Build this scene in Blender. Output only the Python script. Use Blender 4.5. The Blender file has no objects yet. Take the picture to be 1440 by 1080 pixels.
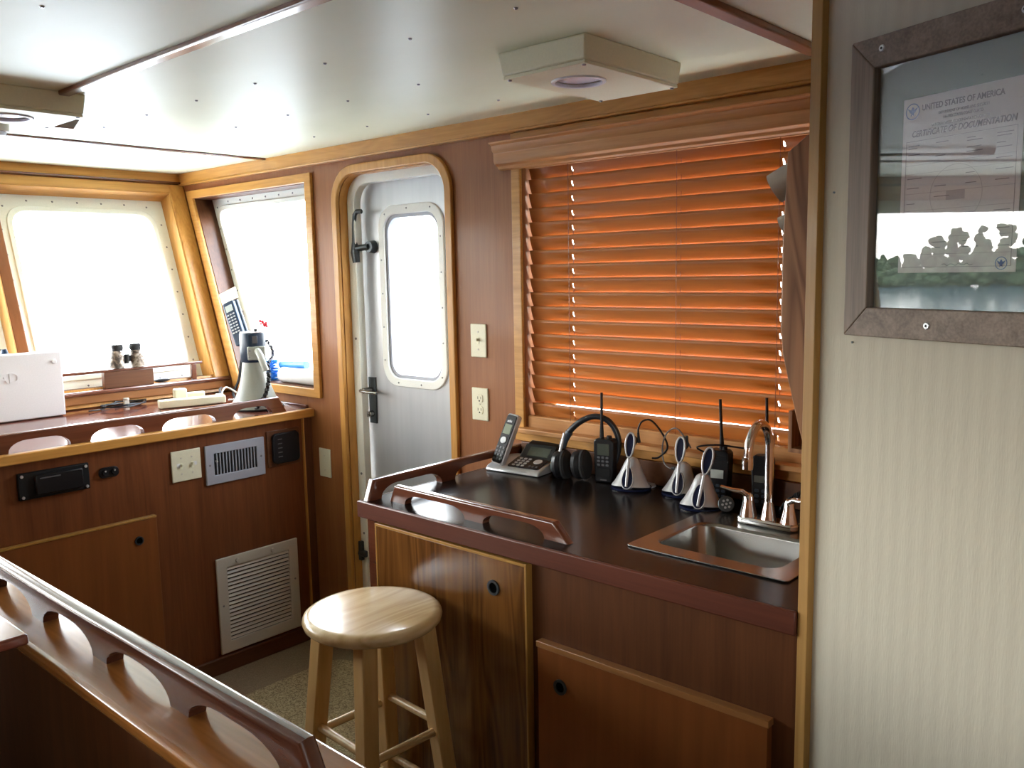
import bpy, bmesh, math, random
from mathutils import Vector, Matrix
random.seed(7)
sc = bpy.context.scene
COL = sc.collection
PI = math.pi
V = Vector

# ------------------------------------------------------------------ materials
def _new(name):
    m = bpy.data.materials.new(name); m.use_nodes = True
    nt = m.node_tree
    b = nt.nodes['Principled BSDF']
    return m, nt, b

def lin(r, g, b):
    f = lambda c: (c/255/12.92) if c/255 <= .04045 else ((c/255+.055)/1.055)**2.4
    return (f(r), f(g), f(b), 1)

def plain(name, col, rough=.5, metal=0, coat=0, spec=.5, bump=0, bscale=200, emit=None):
    m, nt, b = _new(name)
    b.inputs['Base Color'].default_value = col
    b.inputs['Roughness'].default_value = rough
    b.inputs['Metallic'].default_value = metal
    b.inputs['Coat Weight'].default_value = coat
    b.inputs['Specular IOR Level'].default_value = spec
    tc = nt.nodes.new('ShaderNodeTexCoord')
    n = nt.nodes.new('ShaderNodeTexNoise'); n.inputs['Scale'].default_value = bscale
    nt.links.new(tc.outputs['Object'], n.inputs['Vector'])
    mx = nt.nodes.new('ShaderNodeMix'); mx.data_type = 'RGBA'; mx.blend_type = 'MULTIPLY'
    mx.inputs[0].default_value = .12
    mx.inputs[6].default_value = col
    nt.links.new(n.outputs['Fac'], mx.inputs[7])
    nt.links.new(mx.outputs[2], b.inputs['Base Color'])
    if bump:
        bp = nt.nodes.new('ShaderNodeBump'); bp.inputs['Strength'].default_value = bump
        bp.inputs['Distance'].default_value = .002
        nt.links.new(n.outputs['Fac'], bp.inputs['Height'])
        nt.links.new(bp.outputs['Normal'], b.inputs['Normal'])
    if emit:
        b.inputs['Emission Color'].default_value = emit[0]
        b.inputs['Emission Strength'].default_value = emit[1]
    return m

def wood(name, dark, light, axis='z', rough=.35, coat=.3, scale=1.0, streak=.6, trans=0, rings=.5, spec=.5):
    m, nt, b = _new(name)
    L = nt.links.new
    tc = nt.nodes.new('ShaderNodeTexCoord')
    mp = nt.nodes.new('ShaderNodeMapping')
    s = [22*scale]*3; s['xyz'.index(axis)] = 1.6*scale
    mp.inputs['Scale'].default_value = s
    L(tc.outputs['Object'], mp.inputs['Vector'])
    n1 = nt.nodes.new('ShaderNodeTexNoise'); n1.inputs['Scale'].default_value = 1
    n1.inputs['Detail'].default_value = 5; n1.inputs['Distortion'].default_value = .8
    L(mp.outputs['Vector'], n1.inputs['Vector'])
    mp2 = nt.nodes.new('ShaderNodeMapping')
    s2 = [160*scale]*3; s2['xyz'.index(axis)] = 5*scale
    mp2.inputs['Scale'].default_value = s2
    L(tc.outputs['Object'], mp2.inputs['Vector'])
    n2 = nt.nodes.new('ShaderNodeTexNoise'); n2.inputs['Scale'].default_value = 1; n2.inputs['Detail'].default_value = 3
    L(mp2.outputs['Vector'], n2.inputs['Vector'])
    mp3 = nt.nodes.new('ShaderNodeMapping')
    s3 = [9*scale]*3; s3['xyz'.index(axis)] = 1.1*scale
    mp3.inputs['Scale'].default_value = s3
    L(tc.outputs['Object'], mp3.inputs['Vector'])
    wv = nt.nodes.new('ShaderNodeTexNoise'); wv.inputs['Scale'].default_value = 1; wv.inputs['Detail'].default_value = 1
    wv.inputs['Distortion'].default_value = 1.2
    L(mp3.outputs['Vector'], wv.inputs['Vector'])
    mul = nt.nodes.new('ShaderNodeMath'); mul.operation = 'MULTIPLY'; mul.inputs[1].default_value = 14
    L(wv.outputs['Fac'], mul.inputs[0])
    sn = nt.nodes.new('ShaderNodeMath'); sn.operation = 'PINGPONG'; sn.inputs[1].default_value = 1
    L(mul.outputs[0], sn.inputs[0])
    a1 = nt.nodes.new('ShaderNodeMix'); a1.data_type = 'FLOAT'; a1.inputs[0].default_value = streak*.5
    L(n1.outputs['Fac'], a1.inputs[2]); L(n2.outputs['Fac'], a1.inputs[3])
    a2 = nt.nodes.new('ShaderNodeMix'); a2.data_type = 'FLOAT'; a2.inputs[0].default_value = .25*rings
    L(a1.outputs[0], a2.inputs[2]); L(sn.outputs[0], a2.inputs[3])
    cr = nt.nodes.new('ShaderNodeValToRGB')
    cr.color_ramp.elements[0].position = .32; cr.color_ramp.elements[0].color = dark
    cr.color_ramp.elements[1].position = .68; cr.color_ramp.elements[1].color = light
    L(a2.outputs[0], cr.inputs['Fac'])
    L(cr.outputs['Color'], b.inputs['Base Color'])
    b.inputs['Roughness'].default_value = rough
    b.inputs['Coat Weight'].default_value = coat
    b.inputs['Coat Roughness'].default_value = .12
    b.inputs['Specular IOR Level'].default_value = spec
    if trans:
        out = nt.nodes['Material Output']
        t = nt.nodes.new('ShaderNodeBsdfTranslucent')
        t.inputs['Color'].default_value = trans[1]
        ms = nt.nodes.new('ShaderNodeMixShader'); ms.inputs[0].default_value = trans[0]
        L(b.outputs[0], ms.inputs[1]); L(t.outputs[0], ms.inputs[2]); L(ms.outputs[0], out.inputs['Surface'])
    return m

def glass(name, tint=(1, 1, 1, 1), rough=0.0):
    m = bpy.data.materials.new(name); m.use_nodes = True
    nt = m.node_tree; nt.nodes.remove(nt.nodes['Principled BSDF'])
    o = nt.nodes['Material Output']
    t = nt.nodes.new('ShaderNodeBsdfTransparent'); t.inputs[0].default_value = tint
    g = nt.nodes.new('ShaderNodeBsdfGlossy'); g.inputs['Roughness'].default_value = rough
    f = nt.nodes.new('ShaderNodeFresnel')
    ge = nt.nodes.new('ShaderNodeNewGeometry'); mi = nt.nodes.new('ShaderNodeMix'); mi.data_type = 'FLOAT'
    mi.inputs[2].default_value = 1.5; mi.inputs[3].default_value = 1/1.5     # same reflectance from either side of the pane
    nt.links.new(ge.outputs['Backfacing'], mi.inputs[0]); nt.links.new(mi.outputs[0], f.inputs['IOR'])
    mx = nt.nodes.new('ShaderNodeMixShader')
    nt.links.new(f.outputs[0], mx.inputs[0]); nt.links.new(t.outputs[0], mx.inputs[1]); nt.links.new(g.outputs[0], mx.inputs[2])
    nt.links.new(mx.outputs[0], o.inputs['Surface'])
    return m

def ramp_noise(name, stops, scale, rough=.6, detail=4, bump=0, mscale=(1, 1, 1), coat=0, dist=0, bdist=.003):
    m, nt, b = _new(name)
    L = nt.links.new
    tc = nt.nodes.new('ShaderNodeTexCoord'); mp = nt.nodes.new('ShaderNodeMapping'); mp.inputs['Scale'].default_value = mscale
    L(tc.outputs['Object'], mp.inputs['Vector'])
    n = nt.nodes.new('ShaderNodeTexNoise'); n.inputs['Scale'].default_value = scale; n.inputs['Detail'].default_value = detail
    n.inputs['Distortion'].default_value = dist
    L(mp.outputs['Vector'], n.inputs['Vector'])
    cr = nt.nodes.new('ShaderNodeValToRGB')
    e = cr.color_ramp.elements
    e[0].position, e[0].color = stops[0]; e[1].position, e[1].color = stops[-1]
    for p, c in stops[1:-1]:
        x = e.new(p); x.color = c
    L(n.outputs['Fac'], cr.inputs['Fac']); L(cr.outputs['Color'], b.inputs['Base Color'])
    b.inputs['Roughness'].default_value = rough; b.inputs['Coat Weight'].default_value = coat
    if bump:
        bp = nt.nodes.new('ShaderNodeBump'); bp.inputs['Strength'].default_value = bump; bp.inputs['Distance'].default_value = bdist
        L(n.outputs['Fac'], bp.inputs['Height']); L(bp.outputs['Normal'], b.inputs['Normal'])
    return m

def C3(r, g, b): return (r, g, b, 1)

MAHD, MAHL = C3(.075, .026, .009), C3(.135, .048, .017)
OAKD, OAKL = C3(.42, .185, .036), C3(.60, .30, .072)
mah_z = wood('mahogany_upright', MAHD, MAHL, 'z', .42, .15, 1, .8, rings=.2, spec=.35)
mah_x = wood('mahogany_crosswise', MAHD, MAHL, 'x', .42, .15, 1, .8, rings=.2, spec=.35)
mah_y = wood('mahogany_lengthwise', C3(.075, .020, .011), C3(.13, .036, .019), 'y', .42, .15, 1, .8, rings=.2, spec=.35)
mah_c = wood('console_mahogany', C3(.115, .034, .010), C3(.20, .062, .019), 'z', .42, .12, 1, .8, rings=.2, spec=.3)
panel_z = wood('panelling', C3(.225, .079, .024), C3(.315, .120, .039), 'z', .5, .08, 1.2, .9, rings=.15, spec=.3)
panel_x = wood('panelling_crosswise', C3(.225, .079, .024), C3(.315, .120, .039), 'x', .5, .08, 1.2, .9, rings=.15, spec=.3)
rail_y = wood('varnished_mahogany_y', C3(.085, .024, .012), C3(.15, .046, .022), 'y', .22, .9, 1, .6, rings=.2)
rail_x = wood('varnished_mahogany_x', C3(.085, .024, .012), C3(.15, .046, .022), 'x', .22, .9, 1, .6, rings=.2)
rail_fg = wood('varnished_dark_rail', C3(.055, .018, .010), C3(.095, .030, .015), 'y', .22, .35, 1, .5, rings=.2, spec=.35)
top_red = wood('console_top_red', C3(.12, .032, .020), C3(.17, .048, .03), 'x', .2, .8, 1, .6, rings=.1)
oak_z = wood('oak_upright', OAKD, OAKL, 'z', .4, .15, 1.3, .7, spec=.35)
oak_y = wood('oak_lengthwise', OAKD, OAKL, 'y', .4, .15, 1.3, .7, spec=.35)
oak_x = wood('oak_crosswise', OAKD, OAKL, 'x', .4, .15, 1.3, .7, spec=.35)
cherry_x = wood('brown_wood_crosswise', C3(.22, .085, .026), C3(.32, .13, .042), 'x', .45, .1, 1, .6, rings=.2, spec=.3)
oakdoor = wood('lacquered_oak_veneer', C3(.085, .031, .007), C3(.20, .080, .018), 'z', .25, .4, 1, .8, rings=1.0, spec=.4)
cherry = wood('cherry_veneer', C3(.18, .054, .012), C3(.24, .076, .019), 'z', .42, .12, .7, .5, rings=.3, spec=.3)
cap_w = wood('varnished_cap', C3(.23, .082, .018), C3(.34, .135, .034), 'y', .16, .45, 1, .6, rings=.3, spec=.3)
oakgrey = wood('oak_board', C3(.20, .090, .038), C3(.40, .20, .095), 'z', .5, .1, 1.1, .6, rings=1.6)
valance_w = wood('valance_wood', C3(.44, .20, .070), C3(.60, .30, .11), 'y', .5, .05, 1.4, .7, rings=.1, spec=.3)
pine = wood('pale_birch', C3(.58, .35, .13), C3(.76, .51, .235), 'z', .35, .3, .8, .5, rings=.3, spec=.4)
pine_y = wood('pale_birch_seat', C3(.54, .36, .17), C3(.78, .58, .33), 'x', .25, .5, .7, .6, rings=.8)
slat_w = wood('blind_slat_wood', C3(.34, .115, .026), C3(.44, .16, .038), 'y', .5, 0, 1.5, .7, trans=(.085, C3(1.0, .52, .12)), rings=.1)
greywood = wood('weathered_grey_wood', C3(.13, .092, .070), C3(.30, .235, .19), 'z', .6, 0, 1.5, .9, rings=.2)
greywood_h = wood('weathered_grey_wood_h', C3(.13, .092, .070), C3(.30, .235, .19), 'x', .6, 0, 1.5, .9, rings=.2)
ceil_m = ramp_noise('ceiling_panel', [(.35, C3(.77, .79, .58)), (.65, C3(.84, .86, .66))], 2.2, .44, 5, .02, mscale=(1, .5, 1))
box_m = plain('cream_paint', C3(.82, .79, .57), .5)
cream = plain('cream_plastic', C3(.74, .70, .52), .4)
bone = plain('bone_metal', C3(.62, .57, .49), .45)
white = plain('white_paint', C3(.80, .80, .76), .4, spec=.5)
whiteg = plain('window_white', C3(.82, .82, .74), .35)
whitep = plain('white_plastic', C3(.78, .77, .80), .4)
black = plain('black_plastic', C3(.007, .007, .009), .38, spec=.3)
blackm = plain('black_matte', C3(.006, .006, .007), .6, spec=.25)
blackf = plain('black_foam', C3(.016, .016, .017), .85, bump=.3)
btnm = plain('grey_button', C3(.10, .10, .11), .45)
btnw = plain('pale_button', C3(.45, .46, .47), .4)
greyb = plain('silver_grey_paint', C3(.36, .37, .42), .4)
silver = plain('silver_plastic', C3(.56, .56, .58), .28, .35)
bluedk = plain('dark_blue_plastic', C3(.010, .026, .055), .38, spec=.3)
bluegy = plain('blue_grey_plastic', C3(.045, .062, .088), .4, spec=.35)
navy = plain('navy_gloss', C3(.012, .016, .045), .12)
chrome = plain('chrome', C3(.80, .80, .82), .07, 1)
steel = plain('brushed_steel', C3(.34, .34, .325), .22, 1)
screwm = plain('screw_metal', C3(.25, .25, .26), .35, .9)
bronze = plain('bronze_tarnish', C3(.055, .065, .07), .4, .5)
alu = ramp_noise('brushed_aluminium', [(.3, C3(.43, .44, .46)), (.7, C3(.49, .50, .52))], 4, .35, 4, .02, mscale=(1, 6, .5))
alu.node_tree.nodes['Principled BSDF'].inputs['Metallic'].default_value = .35
lcd = plain('lcd', C3(.20, .23, .16), .25)
lcdb = plain('lcd_pale', C3(.45, .50, .48), .25)
lcdd = plain('lcd_dark', C3(.07, .08, .065), .2)
bluep = plain('blue_plastic', C3(.03, .22, .62), .35)
redp = plain('red_plastic', C3(.7, .03, .05), .35)
paper = plain('paper', C3(.55, .53, .48), .7)
paperw = plain('paper_white', C3(.75, .74, .74), .7)
laminate = plain('black_laminate', C3(.011, .008, .0075), .22, spec=.16)
gold = wood('golden_edge', C3(.33, .165, .035), C3(.42, .22, .052), 'z', .35, .2, 1, .5, spec=.35)
pvc = plain('hull_white', C3(.75, .76, .75), .5)
green_mat = plain('grey_green_mat_board', C3(.13, .165, .15), .8)
ink = plain('grey_ink', C3(.20, .18, .22), .8)
inkb = plain('blue_ink', C3(.10, .14, .36), .8)
carpet = ramp_noise('brown_carpet', [(.3, C3(.17, .115, .065)), (.7, C3(.27, .19, .115))], 260, .95, 3, .4)
matm = ramp_noise('tan_mat', [(.36, C3(.17, .12, .06)), (.5, C3(.33, .25, .13)), (.68, C3(.50, .40, .24))], 190, .95, 4, .6)
camo = ramp_noise('camouflage', [(.38, C3(.05, .035, .025)), (.5, C3(.20, .15, .11)), (.62, C3(.42, .36, .30))], 60, .6, 3)
pane = glass('clear_glass')
pglass = glass('picture_glass')

def wallpaper():
    m, nt, b = _new('striped_wallpaper'); L = nt.links.new
    tc = nt.nodes.new('ShaderNodeTexCoord'); mp = nt.nodes.new('ShaderNodeMapping')
    L(tc.outputs['UV'], mp.inputs['Vector'])
    w = nt.nodes.new('ShaderNodeTexWave'); w.wave_type = 'BANDS'; w.bands_direction = 'X'
    w.inputs['Scale'].default_value = 11; w.inputs['Distortion'].default_value = .6; w.inputs['Detail'].default_value = 2
    L(mp.outputs['Vector'], w.inputs['Vector'])
    mp2 = nt.nodes.new('ShaderNodeMapping'); mp2.inputs['Scale'].default_value = (300, 40, 1)
    L(tc.outputs['UV'], mp2.inputs['Vector'])
    n = nt.nodes.new('ShaderNodeTexNoise'); n.inputs['Scale'].default_value = 1; n.inputs['Detail'].default_value = 3
    L(mp2.outputs['Vector'], n.inputs['Vector'])
    mx = nt.nodes.new('ShaderNodeMix'); mx.data_type = 'FLOAT'; mx.inputs[0].default_value = .5
    L(w.outputs['Fac'], mx.inputs[2]); L(n.outputs['Fac'], mx.inputs[3])
    cr = nt.nodes.new('ShaderNodeValToRGB')
    cr.color_ramp.elements[0].position = .2; cr.color_ramp.elements[0].color = C3(.515, .48, .39)
    cr.color_ramp.elements[1].position = .8; cr.color_ramp.elements[1].color = C3(.555, .52, .425)
    L(mx.outputs[0], cr.inputs['Fac']); L(cr.outputs['Color'], b.inputs['Base Color'])
    b.inputs['Roughness'].default_value = .75
    bp = nt.nodes.new('ShaderNodeBump'); bp.inputs['Strength'].default_value = .25; bp.inputs['Distance'].default_value = .002
    L(n.outputs['Fac'], bp.inputs['Height']); L(bp.outputs['Normal'], b.inputs['Normal'])
    return m
wallp = wallpaper()

# ------------------------------------------------------------------ mesh helpers
class Fr:
    """A 2D drawing plane: P(u, v, w)."""
    def __init__(s, o, a, b, n): s.o, s.a, s.b, s.n = V(o), V(a), V(b), V(n)
    def P(s, u, v, w=0): return s.o + s.a*u + s.b*v + s.n*w
XR = 2.12
RW = Fr((XR, 0, 0), (0, 1, 0), (0, 0, 1), (1, 0, 0))       # right wall: u = Y, v = Z, w outward
CF = Fr((0, 3.05, 0), (1, 0, 0), (0, 0, 1), (0, -1, 0))    # console front: u = X, v = Z, w toward the room
GF = Fr((1.475, 0, 0), (0, 1, 0), (0, 0, 1), (-1, 0, 0))   # galley cabinet front
K = .355; YT, ZT = 4.03, 2.045
_n = V((0, 1, -K)).normalized()
FW = Fr((0, YT-K*ZT, 0), (1, 0, 0), (0, K, 1), _n)         # leaning front wall: u = X, v = Z, w outward

class MB:
    def __init__(s): s.bm = bmesh.new()
    def _m(s, fs, m):
        for f in fs: f.material_index = m
    def box(s, x0, x1, y0, y1, z0, z1, m=0, T=None):
        c = [V((x, y, z)) for x in (x0, x1) for y in (y0, y1) for z in (z0, z1)]
        if T is not None: c = [T @ p for p in c]
        v = [s.bm.verts.new(p) for p in c]
        idx = [(0,1,3,2),(4,6,7,5),(0,4,5,1),(2,3,7,6),(0,2,6,4),(1,5,7,3)]
        fs = [s.bm.faces.new([v[i] for i in q]) for q in idx]; s._m(fs, m); return s
    def layered(s, outs, F, ws, m=0):
        n = len(outs[0]); L = [[s.bm.verts.new(F.P(u, v, w)) for u, v in o] for o, w in zip(outs, ws)]
        fs = [s.bm.faces.new(L[0]), s.bm.faces.new(L[-1][::-1])]
        for a, b in zip(L, L[1:]):
            for i in range(n): fs.append(s.bm.faces.new((a[i], b[i], b[(i+1) % n], a[(i+1) % n])))
        s._m(fs, m); return s
    def fbox(s, F, u0, u1, v0, v1, w0, w1, m=0):
        return s.prism([(u0,v0),(u1,v0),(u1,v1),(u0,v1)], F, w0, w1, m)
    def prism(s, pts, F, w0, w1, m=0):
        a = [s.bm.verts.new(F.P(u, v, w0)) for u, v in pts]; b = [s.bm.verts.new(F.P(u, v, w1)) for u, v in pts]
        n = len(pts)
        fs = [s.bm.faces.new(a), s.bm.faces.new(b[::-1])]
        for i in range(n): fs.append(s.bm.faces.new((a[i], b[i], b[(i+1)%n], a[(i+1)%n])))
        s._m(fs, m); return s
    def ring(s, out, inn, F, w0, w1, m=0):
        n = len(out)
        L = [[s.bm.verts.new(F.P(u, v, w)) for u, v in pts] for pts in (out, inn) for w in (w0, w1)]
        o0, o1, i0, i1 = L; fs = []
        for i in range(n):
            j = (i+1) % n
            fs += [s.bm.faces.new((o0[i],o0[j],o1[j],o1[i])), s.bm.faces.new((i0[i],i1[i],i1[j],i0[j])),
                   s.bm.faces.new((o0[i],i0[i],i0[j],o0[j])), s.bm.faces.new((o1[i],o1[j],i1[j],i1[i]))]
        s._m(fs, m); return s
    def holed(s, out, holes, F, w0, w1, m=0):
        """A plate with holes, as loops through triangle_fill, with walls round every loop."""
        for w in (w0, w1):
            es = []
            for lp in [out]+holes:
                vs = [s.bm.verts.new(F.P(u, v, w)) for u, v in lp]
                es += [s.bm.edges.new((vs[i], vs[(i+1) % len(vs)])) for i in range(len(vs))]
            r = bmesh.ops.triangle_fill(s.bm, use_beauty=True, use_dissolve=False, edges=es, normal=F.n)
            s._m([g for g in r['geom'] if isinstance(g, bmesh.types.BMFace)], m)
        for lp in [out]+holes:
            a = [s.bm.verts.new(F.P(u, v, w0)) for u, v in lp]; b = [s.bm.verts.new(F.P(u, v, w1)) for u, v in lp]
            s._m([s.bm.faces.new((a[i], b[i], b[(i+1)%len(lp)], a[(i+1)%len(lp)])) for i in range(len(lp))], m)
        bmesh.ops.remove_doubles(s.bm, verts=s.bm.verts, dist=1e-5)
        return s
    def cyl(s, p0, p1, r0, r1=None, n=20, m=0, caps=True):
        return s.loft([(p0, r0), (p1, r0 if r1 is None else r1)], n, m, caps)
    def loft(s, st, n=16, m=0, caps=True, up=None, sq=None):
        """st = [(point, radius or (rx, ry))]: cross-sections swept along the points."""
        P = [V(p) for p, r in st]
        rings = []; ref = V(up) if up else None
        for i, (p, r) in enumerate(st):
            d = (P[min(i+1, len(P)-1)]-P[max(i-1, 0)])
            if d.length < 1e-9: d = V((0, 0, 1))
            d.normalize()
            if ref is None: ref = V((0, 0, 1)) if abs(d.z) < .9 else V((1, 0, 0))
            a = d.cross(ref)
            if a.length < 1e-6: a = d.orthogonal()
            a.normalize(); b = a.cross(d).normalized(); ref = b.copy()
            rx, ry = r if isinstance(r, tuple) else (r, r)
            pts = []
            for k in range(n):
                t = 2*PI*k/n; c, q = math.cos(t), math.sin(t)
                if sq: c = math.copysign(abs(c)**sq, c); q = math.copysign(abs(q)**sq, q)
                pts.append(s.bm.verts.new(P[i]+a*rx*c+b*ry*q))
            rings.append(pts)
        fs = []
        for i in range(len(rings)-1):
            for k in range(n):
                fs.append(s.bm.faces.new((rings[i][k], rings[i][(k+1)%n], rings[i+1][(k+1)%n], rings[i+1][k])))
        if caps: fs += [s.bm.faces.new(rings[0][::-1]), s.bm.faces.new(rings[-1])]
        s._m(fs, m); return s
    def tube(s, pts, r, n=8, m=0, sub=6):
        return s.loft([(p, r) for p in smooth(pts, sub)], n, m)
    def sph(s, c, r, m=0, T=None, n=16):
        rx, ry, rz = r if isinstance(r, tuple) else (r, r, r)
        Mx = Matrix.Translation(V(c)) @ (T or Matrix.Identity(4)) @ Matrix.Diagonal((rx, ry, rz, 1))
        q = bmesh.ops.create_uvsphere(s.bm, u_segments=n, v_segments=max(6, n//2), radius=1, matrix=Mx)
        fs = set(f for v in q['verts'] for f in v.link_faces); s._m(fs, m); return s
    def done(s, name, mats, parent=None, bevel=0, seg=2, local=False, ang=35, recalc=True, **props):
        if recalc: bmesh.ops.recalc_face_normals(s.bm, faces=s.bm.faces)
        me = bpy.data.meshes.new(name); s.bm.to_mesh(me); s.bm.free()
        o = bpy.data.objects.new(name, me); COL.objects.link(o)
        for m in (mats if isinstance(mats, (list, tuple)) else [mats]): me.materials.append(m)
        for p in me.polygons: p.use_smooth = True
        me.set_sharp_from_angle(angle=math.radians(ang))
        if bevel:
            bv = o.modifiers.new('Bevel', 'BEVEL'); bv.width = bevel; bv.segments = seg; bv.limit_method = 'ANGLE'
            bv.angle_limit = math.radians(40)
        if parent is not None:
            if not local: me.transform(Matrix.Translation(-ORG.get(parent.name, V((0, 0, 0)))))
            o.parent = parent; ORG[o.name] = ORG.get(parent.name, V((0, 0, 0)))
        elif not local:
            bb = [v.co for v in me.vertices]
            c = V(((min(p.x for p in bb)+max(p.x for p in bb))/2, (min(p.y for p in bb)+max(p.y for p in bb))/2, min(p.z for p in bb)))
            me.transform(Matrix.Translation(-c)); o.location = c; ORG[o.name] = c
        for k, v in props.items(): o[k] = v
        return o
ORG = {}

def smooth(pts, sub=6):
    P = [V(p) for p in pts]
    if len(P) < 3 or sub <= 1: return P
    out = []
    for i in range(len(P)-1):
        p0, p1, p2, p3 = P[max(i-1, 0)], P[i], P[i+1], P[min(i+2, len(P)-1)]
        for k in range(sub):
            t = k/sub
            out.append(.5*((2*p1)+(p2-p0)*t+(2*p0-5*p1+4*p2-p3)*t*t+(3*p1-p0-3*p2+p3)*t**3))
    out.append(P[-1]); return out

def rrect(u0, u1, v0, v1, r, n=8):
    pts = []
    for cx, cy, a0 in ((u1-r, v1-r, 0), (u0+r, v1-r, 90), (u0+r, v0+r, 180), (u1-r, v0+r, 270)):
        for k in range(n+1):
            a = math.radians(a0+90*k/n); pts.append((cx+r*math.cos(a), cy+r*math.sin(a)))
    return pts
def rquad(q, r, n=6):
    """Quad corners in order with rounded corners (quadratic arcs)."""
    out = []
    for i in range(4):
        p, a, b = V(q[i]), V(q[i-1]), V(q[(i+1) % 4])
        s, e = p+(a-p).normalized()*r, p+(b-p).normalized()*r
        for k in range(n+1):
            t = k/n; x = s*(1-t)**2+p*2*t*(1-t)+e*t*t; out.append((x.x, x.y))
    return out
def inset(q, d):
    c = sum((V(p) for p in q), V((0, 0)))/4
    return [(p[0]+(d if p[0] < c.x else -d), p[1]+(d if p[1] < c.y else -d)) for p in q]

def thing(name, label, cat, loc, rz=0, group=None, kind=None):
    o = bpy.data.objects.new(name, None); COL.objects.link(o); o.empty_display_size = .05
    o.location = loc; o.rotation_euler = (0, 0, rz); ORG[o.name] = V(loc)
    o['label'] = label; o['category'] = cat
    if group: o['group'] = group
    if kind: o['kind'] = kind
    return o
def dup(root, loc=None, label=None, rz=None):
    def cp(o, par):
        c = o.copy(); COL.objects.link(c)
        if par is not None: c.parent = par
        for ch in list(o.children): cp(ch, c)
        return c
    r = cp(root, None)
    if loc is not None: r.location = loc
    if rz is not None: r.rotation_euler.z = rz
    if label: r['label'] = label
    return r
def text(body, size, F, u, v, w, mat, name, parent, depth=.0003, align='LEFT', shear=0, sx=1, font_bold=False, **props):
    cu = bpy.data.curves.new('t', 'FONT'); cu.body = body; cu.size = size; cu.extrude = depth; cu.align_x = align; cu.shear = shear
    if font_bold: cu.offset = size*.02
    to = bpy.data.objects.new('t', cu); COL.objects.link(to)
    dg = bpy.context.evaluated_depsgraph_get(); dg.update()
    me = bpy.data.meshes.new_from_object(to.evaluated_get(dg))
    bpy.data.objects.remove(to); bpy.data.curves.remove(cu)
    for vt in me.vertices: vt.co = F.P(u+vt.co.x*sx, v+vt.co.y, w+vt.co.z)
    me.transform(Matrix.Translation(-ORG.get(parent.name, V((0, 0, 0)))))
    o = bpy.data.objects.new(name, me); COL.objects.link(o); me.materials.clear(); me.materials.append(mat)
    o.parent = parent; ORG[o.name] = ORG.get(parent.name, V((0, 0, 0)))
    for k, q in props.items(): o[k] = q
    return o
S = dict(kind='structure')

# ------------------------------------------------------------------ the room
MB().box(-2.2, 2.3, -1.7, 3.9, -.06, 0).done('floor', carpet, **S)
c = MB().box(-2.3, 2.4, -1.7, 4.2, 2.045, 2.09).done('ceiling', ceil_m, **S)
# screws in a regular grid, one shared mesh
sm = MB().cyl((0, 0, 0), (0, 0, -.003), .0045, .003, 10)
scr = sm.done('screw', screwm, c, local=True)
_first = True
for ix in range(-2, 3):
    x = .355+.311*(ix+1)
    for iy in range(8):
        y = .83+.299*iy
        if (x > 1.45 and 1.0 < y < 1.5 and x < 1.95) or (x < 1.1 and y > 2.3) or abs(x-.98) < .03: continue
        if ix == 2: pass
        o = scr if _first else scr.copy()
        if not _first: COL.objects.link(o); o.parent = c
        _first = False
        cz = ORG['ceiling']; o.location = V((x, y, 2.045))-cz
for x in (1.60, 1.91):
    for iy in range(7):
        y = .83+.299*iy+.02
        if 1.0 < y < 1.5: continue
        o = scr.copy(); COL.objects.link(o); o.parent = c; o.location = V((x, y, 2.045))-ORG['ceiling']

# right wall
DO = rrect(2.188, 2.792, .10, 1.935, .105)
SWIN = [(3.00, 1.085), (3.585, 1.085), (3.90, 1.925), (3.00, 1.925)]
BWIN = [(.69, 1.04), (1.845, 1.04), (1.845, 1.93), (.69, 1.93)]
yl = lambda z: YT-K*(ZT-z)
wr = [(.50, -.02), (3.80, -.02), (3.80, 1.02), (yl(1.02)+.1, 1.02), (yl(2.05)+.1, 2.05), (.50, 2.05)]
MB().holed(wr, [SWIN, DO, BWIN], RW, 0, .10).done('wall_right', panel_z, ang=20, **S)
# front wall, five window openings between mullions
wins = [(1.285, 2.04), (.485, 1.24), (-.205, .44), (-1.52, -.25)]
ZB, ZTp = 1.105, 1.948
fholes = [[(a, ZB), (b, ZB), (b, ZTp), (a, ZTp)] for a, b in wins]
MB().holed([(-2.2, 1.03), (2.2, 1.03), (2.2, 2.06), (-2.2, 2.06)], fholes, FW, 0, .10).done('wall_front', oak_z, ang=20, **S)
MB().box(-2.2, 2.12, 3.74, 3.80, 0, 1.10).done('wall_front_lower', mah_x, **S)
# left wall with its own windows, and the aft wall behind the camera
LW = Fr((-2.12, 0, 0), (0, 1, 0), (0, 0, 1), (-1, 0, 0))
MB().holed([(-1.7, -.02), (3.80, -.02), (3.80, 1.02), (yl(1.02)+.1, 1.02), (yl(2.05)+.1, 2.05), (-1.7, 2.05)],
           [SWIN], LW, 0, .10).done('wall_left', panel_z, ang=20, **S)
AW = Fr((0, -1.70, 0), (1, 0, 0), (0, 0, 1), (0, -1, 0)); AFT_FILL_WIN = [[(-1.75, 1.0), (-.75, 1.0), (-.75, 1.85), (-1.75, 1.85)]]  # aft opening is added, out of view, to brighten the room from behind
MB().holed([(-2.2, -.02), (2.3, -.02), (2.3, 2.06), (-2.2, 2.06)], AFT_FILL_WIN, AW, 0, .08).done('wall_back', plain('aft_wall_paint', C3(.62, .58, .48), .7), ang=20, **S)

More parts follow.
